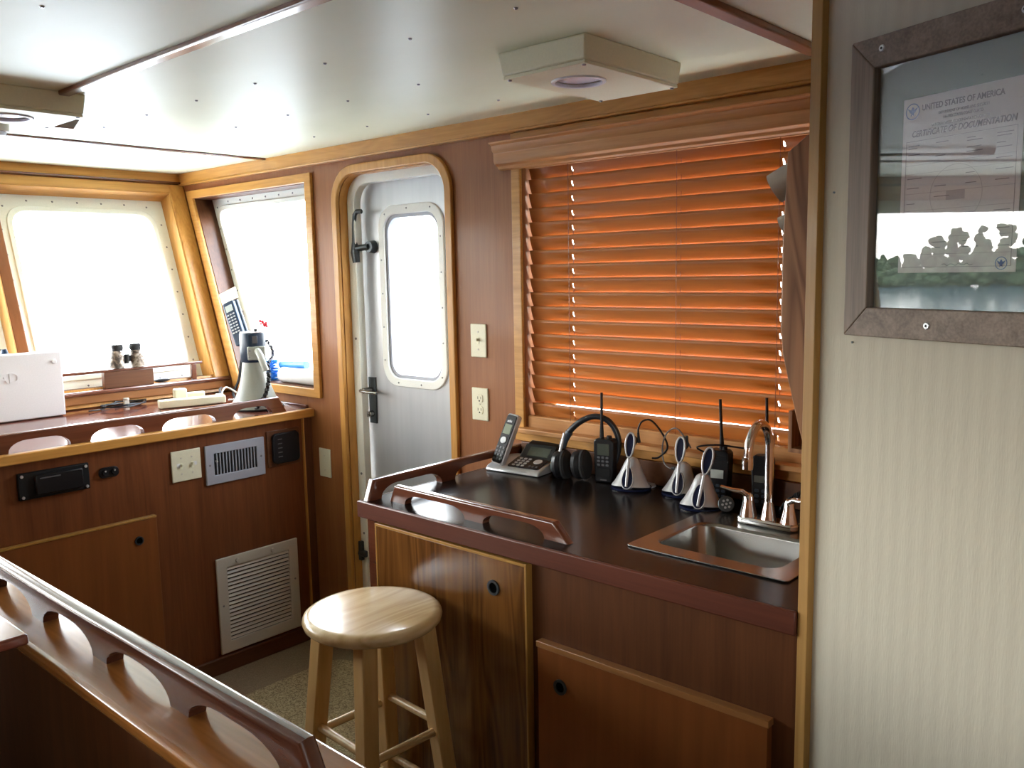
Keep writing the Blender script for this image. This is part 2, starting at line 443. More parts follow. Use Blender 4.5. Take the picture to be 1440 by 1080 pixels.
# angled partition with wallpaper, galley end wall
th = math.radians(22)
WD = V((-math.sin(th), -math.cos(th), 0)); WN = V((-math.cos(th), math.sin(th), 0)); P0 = V((1.478, .63, 0))
PW = Fr(P0, WD, (0, 0, 1), WN)                              # u along the wall toward the camera, w into the room
b = MB().fbox(PW, .018, 2.45, -.02, 2.05, -.09, 0)
uvl = b.bm.loops.layers.uv.new('UVMap')
for f in b.bm.faces:
    for l in f.loops:
        d = l.vert.co-P0; l[uvl].uv = (d.dot(WD), l.vert.co.z)
b.done('wall_partition', wallp, **S)
MB().prism([(1.485, .625), (2.13, .625), (2.13, .54), (1.50, .54)], Fr((0,0,0),(1,0,0),(0,1,0),(0,0,1)), -.01, 2.05).done('wall_galley_end', panel_x, **S)
t = MB().fbox(PW, .009, .033, 0, 2.045, -.03, .014, 0).done('trim_1', wood('post_oak', C3(.30, .155, .040), C3(.42, .235, .070), 'z', .5, .05, 1.2, .7, spec=.3), bevel=.0015,
    label='upright oak trim strip at the edge of the wallpapered wall', **S)
for z in (.30, .72, 1.12, 1.45, 1.74):
    p = PW.P(.019, z, .012); MB().cyl(p, p+WN*.0012, .0035, n=10).done('screw_plug', wood('plug', C3(.25, .14, .05), C3(.33, .2, .08)), t)

# cornices and ceiling battens
def strip(n, F, u0, u1, v0, v1, w0, w1, m, bev=.004, **k):
    return MB().fbox(F, u0, u1, v0, v1, w0, w1).done('trim_%d' % n, m, bevel=bev, **S, **k)
strip(2, RW, .62, 4.02, 1.995, 2.046, -.022, 0, oak_y)
strip(3, RW, .62, 4.00, 1.988, 1.996, -.028, 0, oak_y, .002)
strip(4, FW, -2.12, 2.12, 1.997, 2.047, -.024, 0, oak_x)
strip(5, FW, -2.12, 2.12, 1.990, 1.997, -.030, 0, rail_x, .002)
MB().box(.965, .995, -1.7, 2.447, 2.033, 2.047).done('trim_6', wood('batten_y', C3(.16, .06, .03), C3(.25, .1, .055), 'y', .3, .6), bevel=.004, label='mahogany ceiling batten running fore and aft', **S)
MB().box(-2.12, 2.10, .832, .868, 2.030, 2.047).done('trim_7', wood('batten_x', C3(.18, .06, .025), C3(.28, .1, .045), 'x', .35, .4), bevel=.004, label='mahogany ceiling batten crossing near the wallpapered wall', **S)
MB().box(-2.12, 2.10, 3.25, 3.272, 2.038, 2.047).done('trim_8', rail_x, bevel=.003, label='thin ceiling batten crossing near the front windows', **S)

# baseboards
MB().box(-2.12, 2.10, 3.036, 3.052, 0, .065).done('baseboard_front', mah_x, bevel=.003, **S)
MB().box(2.095, 2.12, 1.90, 2.13, 0, .09).done('baseboard_right', mah_z, bevel=.003, **S)

# corner casing between front wall and side window
def scr_ring(pts, F, w, parent, step, r=.0045, mat=screwm):
    """screw heads along a closed outline, every step metres"""
    P = [V(p) for p in pts]; n = len(P); acc = step/2; base = None
    for i in range(n):
        a, b2 = P[i], P[(i+1) % n]; d = (b2-a).length
        while acc < d:
            q = a+(b2-a)*(acc/d); p = F.P(q.x, q.y, w)
            if base is None:
                base = MB().cyl(V((0,0,0)), F.n*(-.0025), r, r*.6, 10).done('screw', mat, parent, local=True)
                o = base
            else:
                o = base.copy(); COL.objects.link(o); o.parent = parent
            o.location = p-ORG[parent.name]; acc += step
        acc -= d

def window(n, F, quad, w, ringw, r, lab, step=.105, frame=whiteg):
    root = thing('window_%d' % n, lab, 'window', F.P(*quad[0], w), kind='structure')
    out = rquad(quad, .012); inn = rquad(inset(quad, ringw), r)
    fr = MB().ring(out, inn, F, w, w+.02, 0).done('window_frame', frame, root, bevel=.003)
    inn2 = rquad(inset(quad, ringw+.004), r)
    lip = rquad(inset(quad, ringw-.018), r+.012)
    MB().ring(lip, inn2, F, w-.007, w+.01).done('inner_lip', frame, root, bevel=.003)
    MB().prism(inn, F, w+.009, w+.014).done('window_pane', pane, root)
    scr_ring(rquad(inset(quad, (ringw-.018)*.55), r+.02), F, w-.0005, root, step)
    return root
labs = ['large white framed front window nearest the corner', 'front window at left edge of the photo, mostly cut off',
        'middle front window', 'wide front window at the far side']
for i, h in enumerate(fholes):
    window(i+1, FW, h, .078, .070, .075, labs[i])
window(6, RW, SWIN, .088, .052, .07, 'side window beside the corner, left of the metal door')
window(7, LW, SWIN, .088, .052, .07, 'side window on the far left wall')
root = window(8, RW, BWIN, .092, .05, .05, 'window behind the orange wooden blinds')

window(9, AW, AFT_FILL_WIN[0], .05, .05, .05, 'unseen window added in the aft wall for fill light')
# side window casing (oak, follows the slanted far edge)
so = [(2.957, 1.048), (3.63, 1.048), (3.963, 1.962), (2.957, 1.962)]
MB().ring(so, SWIN, RW, -.014, .0).done('trim_9', oak_y, bevel=.003, label='oak casing round the side window', **S)
MB().ring([(2.99, 1.075), (3.60, 1.075), (3.915, 1.935), (2.99, 1.935)], [(3.003, 1.088), (3.583, 1.088), (3.897, 1.922), (3.003, 1.922)], RW, 0.0005, .088).done('trim_10', mah_z, **S)
# corner boards, right of the big front window
MB().prism([(2.040, 1.06), (2.118, 1.06), (2.118, 1.99), (2.040, 1.99)], FW, -.016, 0).done('trim_11', oak_z, bevel=.006, label='slanted oak board in the corner between front and side windows', **S)
for i, (a, b2) in enumerate(wins):
    # rounded reveal strips on the sides of each front opening
    MB().prism([(b2-.004, ZB), (b2+.0005, ZB), (b2+.0005, ZTp), (b2-.004, ZTp)], FW, -.014, .080).done('trim_%d' % (12+i), oak_z, bevel=.003, **S)
    MB().prism([(a-.0005, ZTp-.004), (b2, ZTp-.004), (b2, ZTp+.0005), (a-.0005, ZTp+.0005)], FW, -.014, .080).done('trim_%d' % (17+i), oak_x, bevel=.002, **S)
MB().fbox(FW, -2.12, 2.12, ZTp, 1.99, -.014, 0).done('trim_22', oak_x, bevel=.004, label='oak header above the front windows', **S)
for i in range(3):
    a = wins[i][0]; MB().fbox(FW, a-.045, a, ZB, ZTp, -.012, .0).done('trim_%d' % (23+i), cherry, bevel=.004, **S)

# sill under the front windows
MB().box(-2.12, 2.12, 3.655, 3.78, 1.080, 1.098).done('trim_27', rail_x, bevel=.006, seg=3, label='varnished sill shelf under the front windows', **S)
MB().box(-2.12, 2.12, 3.664, 3.745, 1.045, 1.080).done('trim_28', cherry_x, bevel=.003, **S)
MB().box(-2.12, 2.12, 3.725, 3.742, 1.02, 1.036).done('trim_29', top_red, bevel=.003, **S)

# ------------------------------------------------------------------ the metal door
D = thing('door_1', 'grey metal door with rounded window and lever handles', 'door', (2.2, 2.49, .1), kind='structure')
dro = rrect(2.155, 2.825, .067, 1.968, .135); 
MB().ring(dro, DO, RW, -.016, .0).done('door_casing', oak_z, D, bevel=.004, seg=3)
MB().ring(rrect(2.180, 2.800, .092, 1.943, .11), rrect(2.1905, 2.7895, .1025, 1.9325, .10), RW, 0.0005, .040).done('door_reveal', oak_z, D)
MB().ring(rrect(2.17, 2.81, .085, 1.95, .12), rrect(2.222, 2.747, .13, 1.900, .075), RW, .036, .070).done('door_frame', whiteg, D, bevel=.003)
dw = rrect(2.325, 2.628, 1.150, 1.778, .062)
MB().holed(rrect(2.205, 2.776, .115, 1.925, .09), [dw], RW, .088, .125).done('door_leaf', alu, D, ang=20)
wf = MB().ring(rrect(2.296, 2.660, 1.117, 1.812, .085), dw, RW, .080, .092).done('window_surround', white, D, bevel=.003)
MB().ring(rrect(2.322, 2.632, 1.147, 1.782, .062), rrect(2.338, 2.615, 1.163, 1.765, .055), RW, .090, .112).done('window_gasket', greyb, D, bevel=.002)
MB().prism(rrect(2.33, 2.62, 1.155, 1.77, .06), RW, .104, .109).done('door_pane', pane, D)
scr_ring(rrect(2.311, 2.645, 1.132, 1.797, .073), RW, .0795, D, .13, .0035)
# lever with key plate
pl = MB().fbox(RW, 2.715, 2.757, .955, 1.143, .080, .088).done('key_plate', bronze, D, bevel=.002)
MB().cyl(RW.P(2.736, 1.092, .08), RW.P(2.736, 1.092, .035), .011, n=14).loft([(RW.P(2.748, 1.092, .035), (.011, .008)), (RW.P(2.70, 1.090, .033), (.011, .007)), (RW.P(2.655, 1.088, .038), (.008, .006))], 12).done('door_handle', steel, D)
MB().cyl(RW.P(2.736, .995, .08), RW.P(2.736, .995, .06), .013, .011, n=14).box(XR+.052, XR+.062, 2.733, 2.739, .984, 1.006).done('thumb_turn', steel, D, bevel=.001)
# upper dog lever
MB().cyl(RW.P(2.700, 1.660, .088), RW.P(2.700, 1.660, .060), .026, .022, n=20).cyl(RW.P(2.700, 1.660, .062), RW.P(2.752, 1.655, .045), .012, .013, n=12)\
  .loft([(RW.P(2.757, 1.600, .045), (.018, .012)), (RW.P(2.760, 1.640, .043), (.020, .016)), (RW.P(2.760, 1.68, .043), (.013, .010)), (RW.P(2.758, 1.75, .042), (.010, .008)),
         (RW.P(2.752, 1.785, .042), (.010, .008)), (RW.P(2.735, 1.797, .040), (.009, .008)), (RW.P(2.705, 1.795, .038), (.009, .007))], 12, up=(1, 0, 0))\
  .done('dog_lever', bronze, D)
for z, nm in ((.415, 'lower_dog'),):
    MB().cyl(RW.P(2.80, z, .03), RW.P(2.75, z, .03), .014, n=12).box(XR+.02, XR+.068, 2.772, 2.80, z-.03, z+.05).done(nm, bronze, D, bevel=.003)
for z in (1.3, .75, .5):
    MB().cyl(RW.P(2.768, z, .0362), RW.P(2.768, z, .0335), .005, n=10).done('frame_screw', screwm, D)

# ------------------------------------------------------------------ front console
CO = thing('console', 'long mahogany console cabinet under the front windows', 'cabinet', (0, 3.3, 0))
MB().box(-2.11, 2.118, 3.052, 3.738, .0, .968).done('cabinet_body', mah_c, CO)
MB().fbox(CF, 2.078, 2.118, .065, .968, -.002, .008).done('corner_post', mah_z, CO, bevel=.003)
MB().fbox(CF, 2.072, 2.078, .065, .968, -.002, .010).done('post_edge', oak_z, CO)
MB().prism([(3.05, .968), (3.738, .968), (3.738, 1.027), (3.05, .9985)], Fr((-2.11, 0, 0), (0, 1, 0), (0, 0, 1), (1, 0, 0)), 0, 4.228).done('console_top', top_red, CO)
MB().box(-2.11, 2.118, 3.018, 3.0505, .966, 1.0).done('front_edge', oak_x, CO, bevel=.004)
MB().box(2.105, 2.118, 3.06, 3.66, .999, 1.012).done('end_strip', rail_y, CO, bevel=.003)
def comb(lo, hi, feet, z0, zt, bar, arc, ramp0, ramp1):
    """Outline of a grab rail: flat top, arches between feet standing on z0."""
    pts = [(lo, z0), (lo+ramp0, zt), (hi-ramp1, zt), (hi, z0)]
    for i in range(len(feet)-1, 0, -1):
        a, b2 = feet[i-1][1], feet[i][0]   # opening a..b2
        r = min(arc, (b2-a)/2-.005); h = zt-bar
        pts.append((b2, z0))
        ry = (h-z0)*.96
        for k in range(7):
            t = k/6*PI/2; pts.append((b2-r+r*math.cos(t), h-ry+ry*math.sin(t)))
        for k in range(7):
            t = PI/2+k/6*PI/2; pts.append((a+r+r*math.cos(t), h-ry+ry*math.sin(t)))
        pts.append((a, z0))
    return pts
def rounded_rail(lo, hi, feet, z0, zt, bar, arc, r0, r1, F, th, rad):
    """A grab rail whose top and end edges are rounded with radius rad."""
    ws, outs = [], []
    for k in range(7):
        a = PI/2*k/6; ws.append(rad*(1-math.cos(a))); outs.append(rad*(1-math.sin(a)))
    ws = ws+[th-w for w in ws[::-1]]; outs = outs+outs[::-1]
    return MB().layered([comb(lo+d*.8, hi-d*.8, feet, z0, zt-d, bar-d, arc, r0, r1) for d in outs], F, ws)
x = .959
fx = [(1.94, 1.995), (1.691, 1.762), (1.409, 1.475), (1.153, 1.219), (.893, .959)]
for k in range(10): fx.append((.893-.27*(k+1), .959-.27*(k+1)))
fx = sorted(fx)[1:]
rounded_rail(fx[0][0]-.02, fx[-1][1]+.014, fx, .999, 1.063, .026, .06, .01, .035, Fr((0, 3.085, 0), (1, 0, 0), (0, 0, 1), (0, -1, 0)), .030, .007).done('grab_rail', rail_x, CO)
# locker door with finger hole
dr = MB().fbox(CF, .62, 1.418, .07, .690, 0, .020).done('locker_door', cherry, CO, bevel=.002)
MB().fbox(CF, .62, 1.418, .690, .697, 0, .022).done('door_edge', gold, dr, bevel=.001)
hole_m = plain('painted_hole_shade', C3(.002, .002, .002), .9, spec=.02)  # near-black flush disc, paints the shade inside the finger pull
def fpull(F, u, v, w, par, r=.016):
    b = MB(); n = 20
    o = [(u+r*math.cos(2*PI*k/n), v+r*math.sin(2*PI*k/n)) for k in range(n)]
    i2 = [(u+r*.68*math.cos(2*PI*k/n), v+r*.68*math.sin(2*PI*k/n)) for k in range(n)]
    b.ring(o, i2, F, w-.012, w+.004, 0); b.prism(i2, F, w-.012, w+.0005, 1)
    return b.done('finger_pull', [bronze, hole_m], par)
fpull(CF, 1.348, .617, .020, dr)

# things on the console front
t = thing('radio_unit', 'black rectangular unit with four corner screws, left on console front', 'radio', CF.P(1.085, .835, 0))
MB().fbox(CF, .972, 1.198, .840, .930, 0, .014).done('face_plate', blackm, t, bevel=.003)
MB().fbox(CF, 1.02, 1.175, .850, .920, .014, .026).done('cover', black, t, bevel=.006)
MB().fbox(CF, 1.035, 1.10, .905, .909, .026, .028).done('rib', btnm, t)
for u, v in ((.984, .920), (1.187, .920), (.984, .850), (1.187, .850)):
    MB().cyl(CF.P(u, v, .014), CF.P(u, v, .018), .005, n=10).done('screw', silver, t)
t = thing('power_socket', 'small black double socket beside the black unit on console', 'socket', CF.P(1.266, .86, 0))
MB().prism(rrect(1.232, 1.301, .864, .901, .016), CF, 0, .010).done('body', black, t, bevel=.002)
for u in (1.251, 1.283): MB().cyl(CF.P(u, .884, .01), CF.P(u, .884, .016), .011, .009, n=14).cyl(CF.P(u, .889, .016), CF.P(u, .889, .018), .003, m=1, n=8).done('socket_cap', [blackm, silver], t)

def switch_plate(F, u0, u1, v0, v1, label, cat, toggles=(), outlet=False, blank=False, face=cream, tape=False, name='light_switch', screws=True):
    t = thing(name, label, cat, F.P((u0+u1)/2, v0, 0))
    s = 1
    MB().fbox(F, u0, u1, v0, v1, 0, .006).done('plate', face, t, bevel=.003)
    cu, cv = (u0+u1)/2, (v0+v1)/2
    for tu in toggles:
        MB().fbox(F, tu-.005, tu+.005, cv-.012, cv+.012, .006, .007, 1).fbox(F, tu-.0035, tu+.0035, cv-.001, cv+.008, .006, .018, 0).done('toggle', [cream, box_m], t, bevel=.001)
        for dv in (.030, -.030): MB().cyl(F.P(tu, cv+dv, .006), F.P(tu, cv+dv, .0075), .0032, n=10).done('screw', bone, t)
        if tape: MB().fbox(F, tu-.018 if tu < cu else tu+.004, tu-.005 if tu < cu else tu+.018, cv-.004, cv+.010, .006, .0066).done('tape_label', paperw, t)
    if outlet:
        for dv in (.020, -.020):
            MB().prism(rrect(cu-.015, cu+.015, cv+dv-.014, cv+dv+.014, .009), F, .006, .008, 0)\
              .fbox(F, cu-.008, cu-.006, cv+dv-.002, cv+dv+.007, .008, .0084, 1).fbox(F, cu+.006, cu+.008, cv+dv-.002, cv+dv+.007, .008, .0084, 1)\
              .cyl(F.P(cu, cv+dv-.008, .008), F.P(cu, cv+dv-.008, .0084), .003, n=10, m=1).done('receptacle', [cream, blackm], t)
        MB().cyl(F.P(cu, cv, .006), F.P(cu, cv, .008), .003, n=10).done('screw', bone, t)
    if blank:
        for dv in (.03, -.03): MB().cyl(F.P(cu, cv+dv, .006), F.P(cu, cv+dv, .0072), .003, n=10).done('screw', bone, t)
    return t
RWi = Fr((XR, 0, 0), (0, 1, 0), (0, 0, 1), (-1, 0, 0))
switch_plate(CF, 1.495, 1.612, .797, .914, 'cream double switch plate on console front left of silver vent', 'light switch', toggles=(1.533, 1.576), tape=True)
switch_plate(RWi, 2.013, 2.086, 1.265, 1.379, 'cream light switch on the wood wall above the outlet', 'light switch', toggles=(2.05,))
switch_plate(RWi, 2.011, 2.087, 1.047, 1.160, 'cream double power outlet on wood wall under the switch', 'outlet', outlet=True, name='wall_outlet')
switch_plate(RWi, 2.920, 2.996, .716, .837, 'cream blank cover plate low on wall beside the metal door', 'cover plate', blank=True, name='wall_cover_plate')

# silver register vent
t = thing('air_vent', 'small silver register vent with upright louvres on console', 'vent', CF.P(1.757, .76, 0))
MB().ring([(1.629, .760), (1.886, .760), (1.886, .914), (1.629, .914)], [(1.665, .795), (1.850, .795), (1.850, .880), (1.665, .880)], CF, 0, .009).done('vent_frame', greyb, t, bevel=.003)
MB().fbox(CF, 1.66, 1.855, .79, .885, .0005, .0015).done('vent_back', blackm, t)
for k in range(13):
    u = 1.676+.0135*k
    a = CF.P(u, .795, .0015); 
    MB().prism([(0, 0), (.0042, .0), (.0042, .085), (0, .085)], Fr(a, (1, 0, 0), (0, 0, 1), (.1, -1, 0)), 0, .004).done('louvre', greyb, t)
MB().cyl(CF.P(1.672, .850, .008), CF.P(1.672, .850, .018), .004, n=10).done('vent_lever', silver, t)
for u in (1.646, 1.868): MB().cyl(CF.P(u, .837, .009), CF.P(u, .837, .0105), .004, n=10).done('screw', screwm, t)

# black square device in wooden recess
t = thing('console_speaker', 'black rounded square speaker on console beside the silver vent', 'speaker', CF.P(1.98, .785, 0))
MB().fbox(CF, 1.900, 2.055, .780, .930, 0, .006).done('backing_board', mah_x, t, bevel=.002)
MB().prism(rrect(1.918, 2.045, .792, .918, .02), CF, .006, .022).done('speaker_body', black, t, bevel=.004)
for k in range(5): MB().fbox(CF, 1.94, 1.96, .82+.018*k, .824+.018*k, .022, .023).done('slot', btnm, t)

# big return air grille
t = thing('return_air_grille', 'large bone coloured louvred air grille low on console front', 'vent', CF.P(1.83, .072, 0))
MB().ring([(1.645, .074), (2.016, .074), (2.016, .462), (1.645, .462)], [(1.690, .120), (1.972, .120), (1.972, .420), (1.690, .420)], CF, 0, .010).done('grille_frame', bone, t, bevel=.003)
MB().fbox(CF, 1.685, 1.977, .115, .425, .0005, .0012).done('grille_back', blackm, t)
for k in range(19):
    v = .124+.0158*k
    MB().prism([(0, 0), (.282, 0), (.282, .0025), (0, .0025)], Fr(CF.P(1.690, v+.007, .002), (1, 0, 0), (0, 0, 1), (0, -1, -1.25)), 0, .0060).done('louvre', bone, t)
for u, v in ((1.665, .27), (1.996, .29)): MB().cyl(CF.P(u, v, .010), CF.P(u, v, .0115), .004, n=10).done('screw', screwm, t)
for u in (1.735, 1.895): MB().cyl(CF.P(u, .440, .010), CF.P(u, .440, .016), .009, .007, n=14).done('latch_knob', bone, t)

# ------------------------------------------------------------------ galley cabinet
GA = thing('galley_cabinet', 'mahogany galley cabinet with dark countertop and sink, by the blinds', 'cabinet', (1.8, 1.2, 0))
MB().box(1.475, 1.495, .63, 1.868, .06, .882).done('front_panel', mah_z, GA)
MB().box(1.495, 2.118, 1.846, 1.868, .0, .882).done('side_panel', mah_z, GA)
MB().box(1.505, 1.52, .63, 1.846, 0, .06).done('toe_kick', blackm, GA)
MB().box(1.468, 1.4752, 1.835, 1.868, .06, .882).done('corner_strip', rail_y, GA, bevel=.002)
TF = Fr((0, 0, 0), (1, 0, 0), (0, 1, 0), (0, 0, 1))
sink_hole = rrect(1.612, 1.872, .725, 1.062, .04)
MB().holed([(1.463, .628), (2.119, .628), (2.119, 1.885), (1.463, 1.885)], [sink_hole], TF, .886, .930).done('countertop', laminate, GA, ang=20)
MB().box(1.453, 1.4635, .627, 1.893, .884, .9305).done('front_edge', mah_y, GA, bevel=.003)
MB().box(1.4635, 2.119, 1.885, 1.893, .884, .9305).done('side_edge', mah_x, GA, bevel=.003)
# oak-veneered door with golden edge
d = MB().fbox(GF, 1.279, 1.813, .10, .872, 0, .020).done('cabinet_door', oakdoor, GA, bevel=.001)
MB().fbox(GF, 1.279, 1.819, .872, .880, 0, .022).fbox(GF, 1.813, 1.819, .10, .872, 0, .022).fbox(GF, 1.273, 1.279, .10, .880, 0, .022).done('door_edge', gold, d, bevel=.001)
fpull(GF, 1.378, .800, .020, d, .019)
d = MB().fbox(GF, .677, 1.243, .10, .690, 0, .020).done('cabinet_door', cherry, GA, bevel=.001, label='plain reddish door')
MB().fbox(GF, .674, 1.246, .690, .704, 0, .022).done('door_edge', wood('oak_edge', C3(.26, .11, .035), C3(.36, .16, .05), 'y'), d, bevel=.001)
fpull(GF, 1.176, .612, .020, d, .018)
# fiddle rails on the counter
rounded_rail(1.190, 1.818, [(1.20, 1.262), (1.462, 1.525), (1.755, 1.81)], .930, .976, .017, .055, .045, .020, Fr((1.532, 0, 0), (0, 1, 0), (0, 0, 1), (-1, 0, 0)), .024, .006).done('fiddle_rail', rail_y, GA)
rounded_rail(1.464, 2.124, [(1.470, 1.512), (1.745, 1.800), (2.06, 2.113)], .930, .988, .022, .06, .022, .0, Fr((0, 1.880, 0), (1, 0, 0), (0, 0, 1), (0, -1, 0)), .024, .006).done('fiddle_rail', rail_x, GA)
MB().box(2.10, 2.119, .63, 1.85, .9305, 1.0).done('backsplash', mah_x, GA, bevel=.002)

# sink
SK = thing('sink', 'square stainless steel bar sink set into dark counter', 'sink', (1.77, .9, .93))
so_ = rrect(1.582, 1.962, .700, 1.084, .012); si = rrect(1.632, 1.852, .745, 1.044, .035)
MB().ring(so_, si, TF, .9306, .9345).done('sink_rim', steel, SK, bevel=.0012)
b = MB()
rows = [(1.632, 1.852, .745, 1.044, .035, .9335), (1.634, 1.850, .747, 1.042, .040, .925), (1.640, 1.844, .753, 1.036, .045, .80), (1.660, 1.824, .773, 1.016, .05, .785)]
rl = [[b.bm.verts.new((u, v, z)) for u, v in rrect(a, c2, d2, e, r)] for a, c2, d2, e, r, z in rows]
for i in range(3):
    n = len(rl[i])
    for k in range(n): b.bm.faces.new((rl[i][k], rl[i][(k+1)%n], rl[i+1][(k+1)%n], rl[i+1][k]))
b.bm.faces.new(rl[3])
bo = b.done('basin', steel, SK, ang=60); so2 = bo.modifiers.new('s', 'SOLIDIFY'); so2.thickness = .0015; so2.offset = 1
MB().cyl((1.742, .895, .7835), (1.742, .895, .788), .028, .026, n=24).cyl((1.742, .895, .788), (1.742, .895, .7885), .018, n=20, m=1).done('drain', [chrome, blackm], SK)

FA = thing('faucet', 'chrome gooseneck faucet with two lever handles behind sink', 'faucet', (1.91, .905, .9345))
MB().prism(rrect(1.886, 1.934, .820, .974, .02), TF, .9347, .952).done('base', chrome, FA, bevel=.005, seg=3)
MB().loft([((1.910, .897, .95), .020), ((1.910, .897, .962), .017), ((1.910, .897, .985), .013), ((1.910, .897, .995), .0105)], 20).done('spout_collar', chrome, FA)
arc = [(1.910, .897, .985), (1.910, .897, 1.05), (1.910, .897, 1.125)]
for k in range(1, 10):
    a = PI*k/9*1.02; arc.append((1.910-.055+.055*math.cos(a), .897, 1.125+.066*math.sin(a)))
arc.append((1.7985, .897, 1.112))
MB().loft([(p, .0105) for p in smooth(arc, 4)], 18).done('spout', chrome, FA)
MB().loft([((1.7985, .897, 1.122), .0122), ((1.798, .897, 1.102), .0128), ((1.7978, .897, 1.094), .0122)], 18).done('aerator', chrome, FA)
for y, lab, dx in ((.949, 1, 1), (.845, -1, -1)):
    h = MB().loft([((1.910, y, .951), .022), ((1.910, y, .960), .020), ((1.910, y, .985), .014), ((1.910, y, .998), .0125), ((1.910, y, 1.006), .009)], 20).done('handle_base', chrome, FA)
    MB().loft([((1.908, y, 1.0), (.010, .008)), ((1.905, y+.014*dx, 1.010), (.009, .006)), ((1.895, y+.035*dx, 1.013), (.009, .004)), ((1.885, y+.062*dx, 1.020), (.007, .003))], 14, up=(0, 0, 1)).done('lever', chrome, h)
t = thing('sink_strainer', 'small dark round strainer leaning beside left faucet handle', 'strainer', (1.955, 1.035, .935))
Q = Matrix.Translation((1.955, 1.035, .953)) @ Matrix.Rotation(math.radians(-62), 4, V((.75, 1, 0)).cross(V((0, 0, 1))) ) 
b = MB(); ax = V((-.78, -.55, .35)).normalized(); p = V((1.958, 1.034, .955))
b.loft([(p-ax*.004, .019), (p+ax*.004, .021), (p+ax*.006, .019)], 20)
b.done('rim', bronze, t)
uu = ax.orthogonal().normalized(); vv = ax.cross(uu)
b = MB()
for k in range(7):
    a = 2*PI*k/6; q = p+ax*.0062+(uu*math.cos(a)+vv*math.sin(a))*(.010 if k < 6 else 0); b.cyl(q, q+ax*.001, .0032, n=8)
b.done('holes', btnw, t)

# ------------------------------------------------------------------ blinds
BF = RW
bc = MB().ring([(.64, 1.0), (1.882, 1.0), (1.882, 1.988), (.64, 1.988)], [(.69, 1.04), (1.845, 1.04), (1.845, 1.93), (.69, 1.93)], RW, -.012, .0).done('trim_30', oak_y, bevel=.003, label='oak casing round the blinds window', **S)
MB().box(XR-.035, XR+.005, .66, 1.885, 1.030, 1.046).done('trim_31', valance_w, bevel=.003, label='oak sill under the blinds', **S)
BL = thing('window_blinds', 'closed orange wooden blinds over the galley window', 'blinds', (2.14, 1.28, 1.05))
prof = [(0, 1.874), (-.012, 1.878), (-.016, 1.886), (-.030, 1.892), (-.034, 1.902), (-.034, 1.925), (-.042, 1.934), (-.044, 1.948), (-.056, 1.953), (-.058, 1.958), (0, 1.958)]
VF = Fr((XR-.012, 0, 0), (1, 0, 0), (0, 0, 1), (0, 1, 0))
MB().prism(prof, VF, .66, 1.925).done('valance', valance_w, BL, bevel=.0015)
MB().box(2.125, 2.175, .70, 1.835, 1.875, 1.915).done('head_rail', valance_w, BL)
stations = [1.665, 1.285, .985]
slots = (0, 2)
Wd = .050
def slat(zc, tilt, dropf=None):
    b = MB(); ys = [.70]
    for s_ in sorted(stations): ys += [s_-.003, s_+.003]
    ys += [1.835]; y2 = []
    for i in range(len(ys)-1):
        n = max(1, int((ys[i+1]-ys[i])/.08)); y2 += [ys[i]+(ys[i+1]-ys[i])*k/n for k in range(n)]
    y2.append(ys[-1])
    ts = [-.5, -.3, -.16, -.0, .16, .3, .5]
    ca, sa = math.cos(tilt), math.sin(tilt)
    g = []
    for y in y2:
        row = []
        for t_ in ts:
            a = t_*Wd; cv = .0018*(1-(2*t_)**2)
            # a runs from window edge (low) to room edge (high)
            xx = 2.150-a*ca-cv*sa; zz = zc+a*sa-cv*ca
            if dropf: zz += dropf(y)
            row.append(b.bm.verts.new((xx, y, zz)))
        g.append(row)
    for i in range(len(y2)-1):
        mid = (y2[i]+y2[i+1])/2
        for j in range(len(ts)-1):
            if any(abs(mid-stations[q]) < .003 for q in slots) and j in (2, 3): continue
            b.bm.faces.new((g[i][j], g[i][j+1], g[i+1][j+1], g[i+1][j]))
    o = b.done('slat', slat_w, BL, ang=60)
    so_ = o.modifiers.new('s', 'SOLIDIFY'); so_.thickness = .0028; so_.offset = 0
    return o
pitch = .0445; ztop = 1.862
zs = [ztop-pitch*k for k in range(18)]
for k, z in enumerate(zs):
    if z > 1.15: slat(z, math.radians(70))
    elif k == 17: slat(z-.004, math.radians(72))
    else: slat(z-.0045, math.radians(66), (lambda y: -.008*max(0, min(1, (1.75-y)/.3))) if zs[k-1] > 1.15 else (lambda y: -.004*max(0, min(1, (1.75-y)/.3))))
MB().box(2.126, 2.176, .695, 1.842, 1.0402, 1.083).done('bottom_rail', valance_w, BL, bevel=.004)
for s_ in stations:
    MB().cyl((2.150, s_, 1.06), (2.150, s_, 1.88), .0011, n=6).done('lift_cord', blackm if False else wood('cord', C3(.2, .07, .03), C3(.3, .1, .05)), BL)
    MB().cyl((2.1275, s_+.001, 1.06), (2.1275, s_+.001, 1.88), .0009, n=6).done('ladder_cord', wood('cord2', C3(.2, .07, .03), C3(.3, .1, .05)), BL)

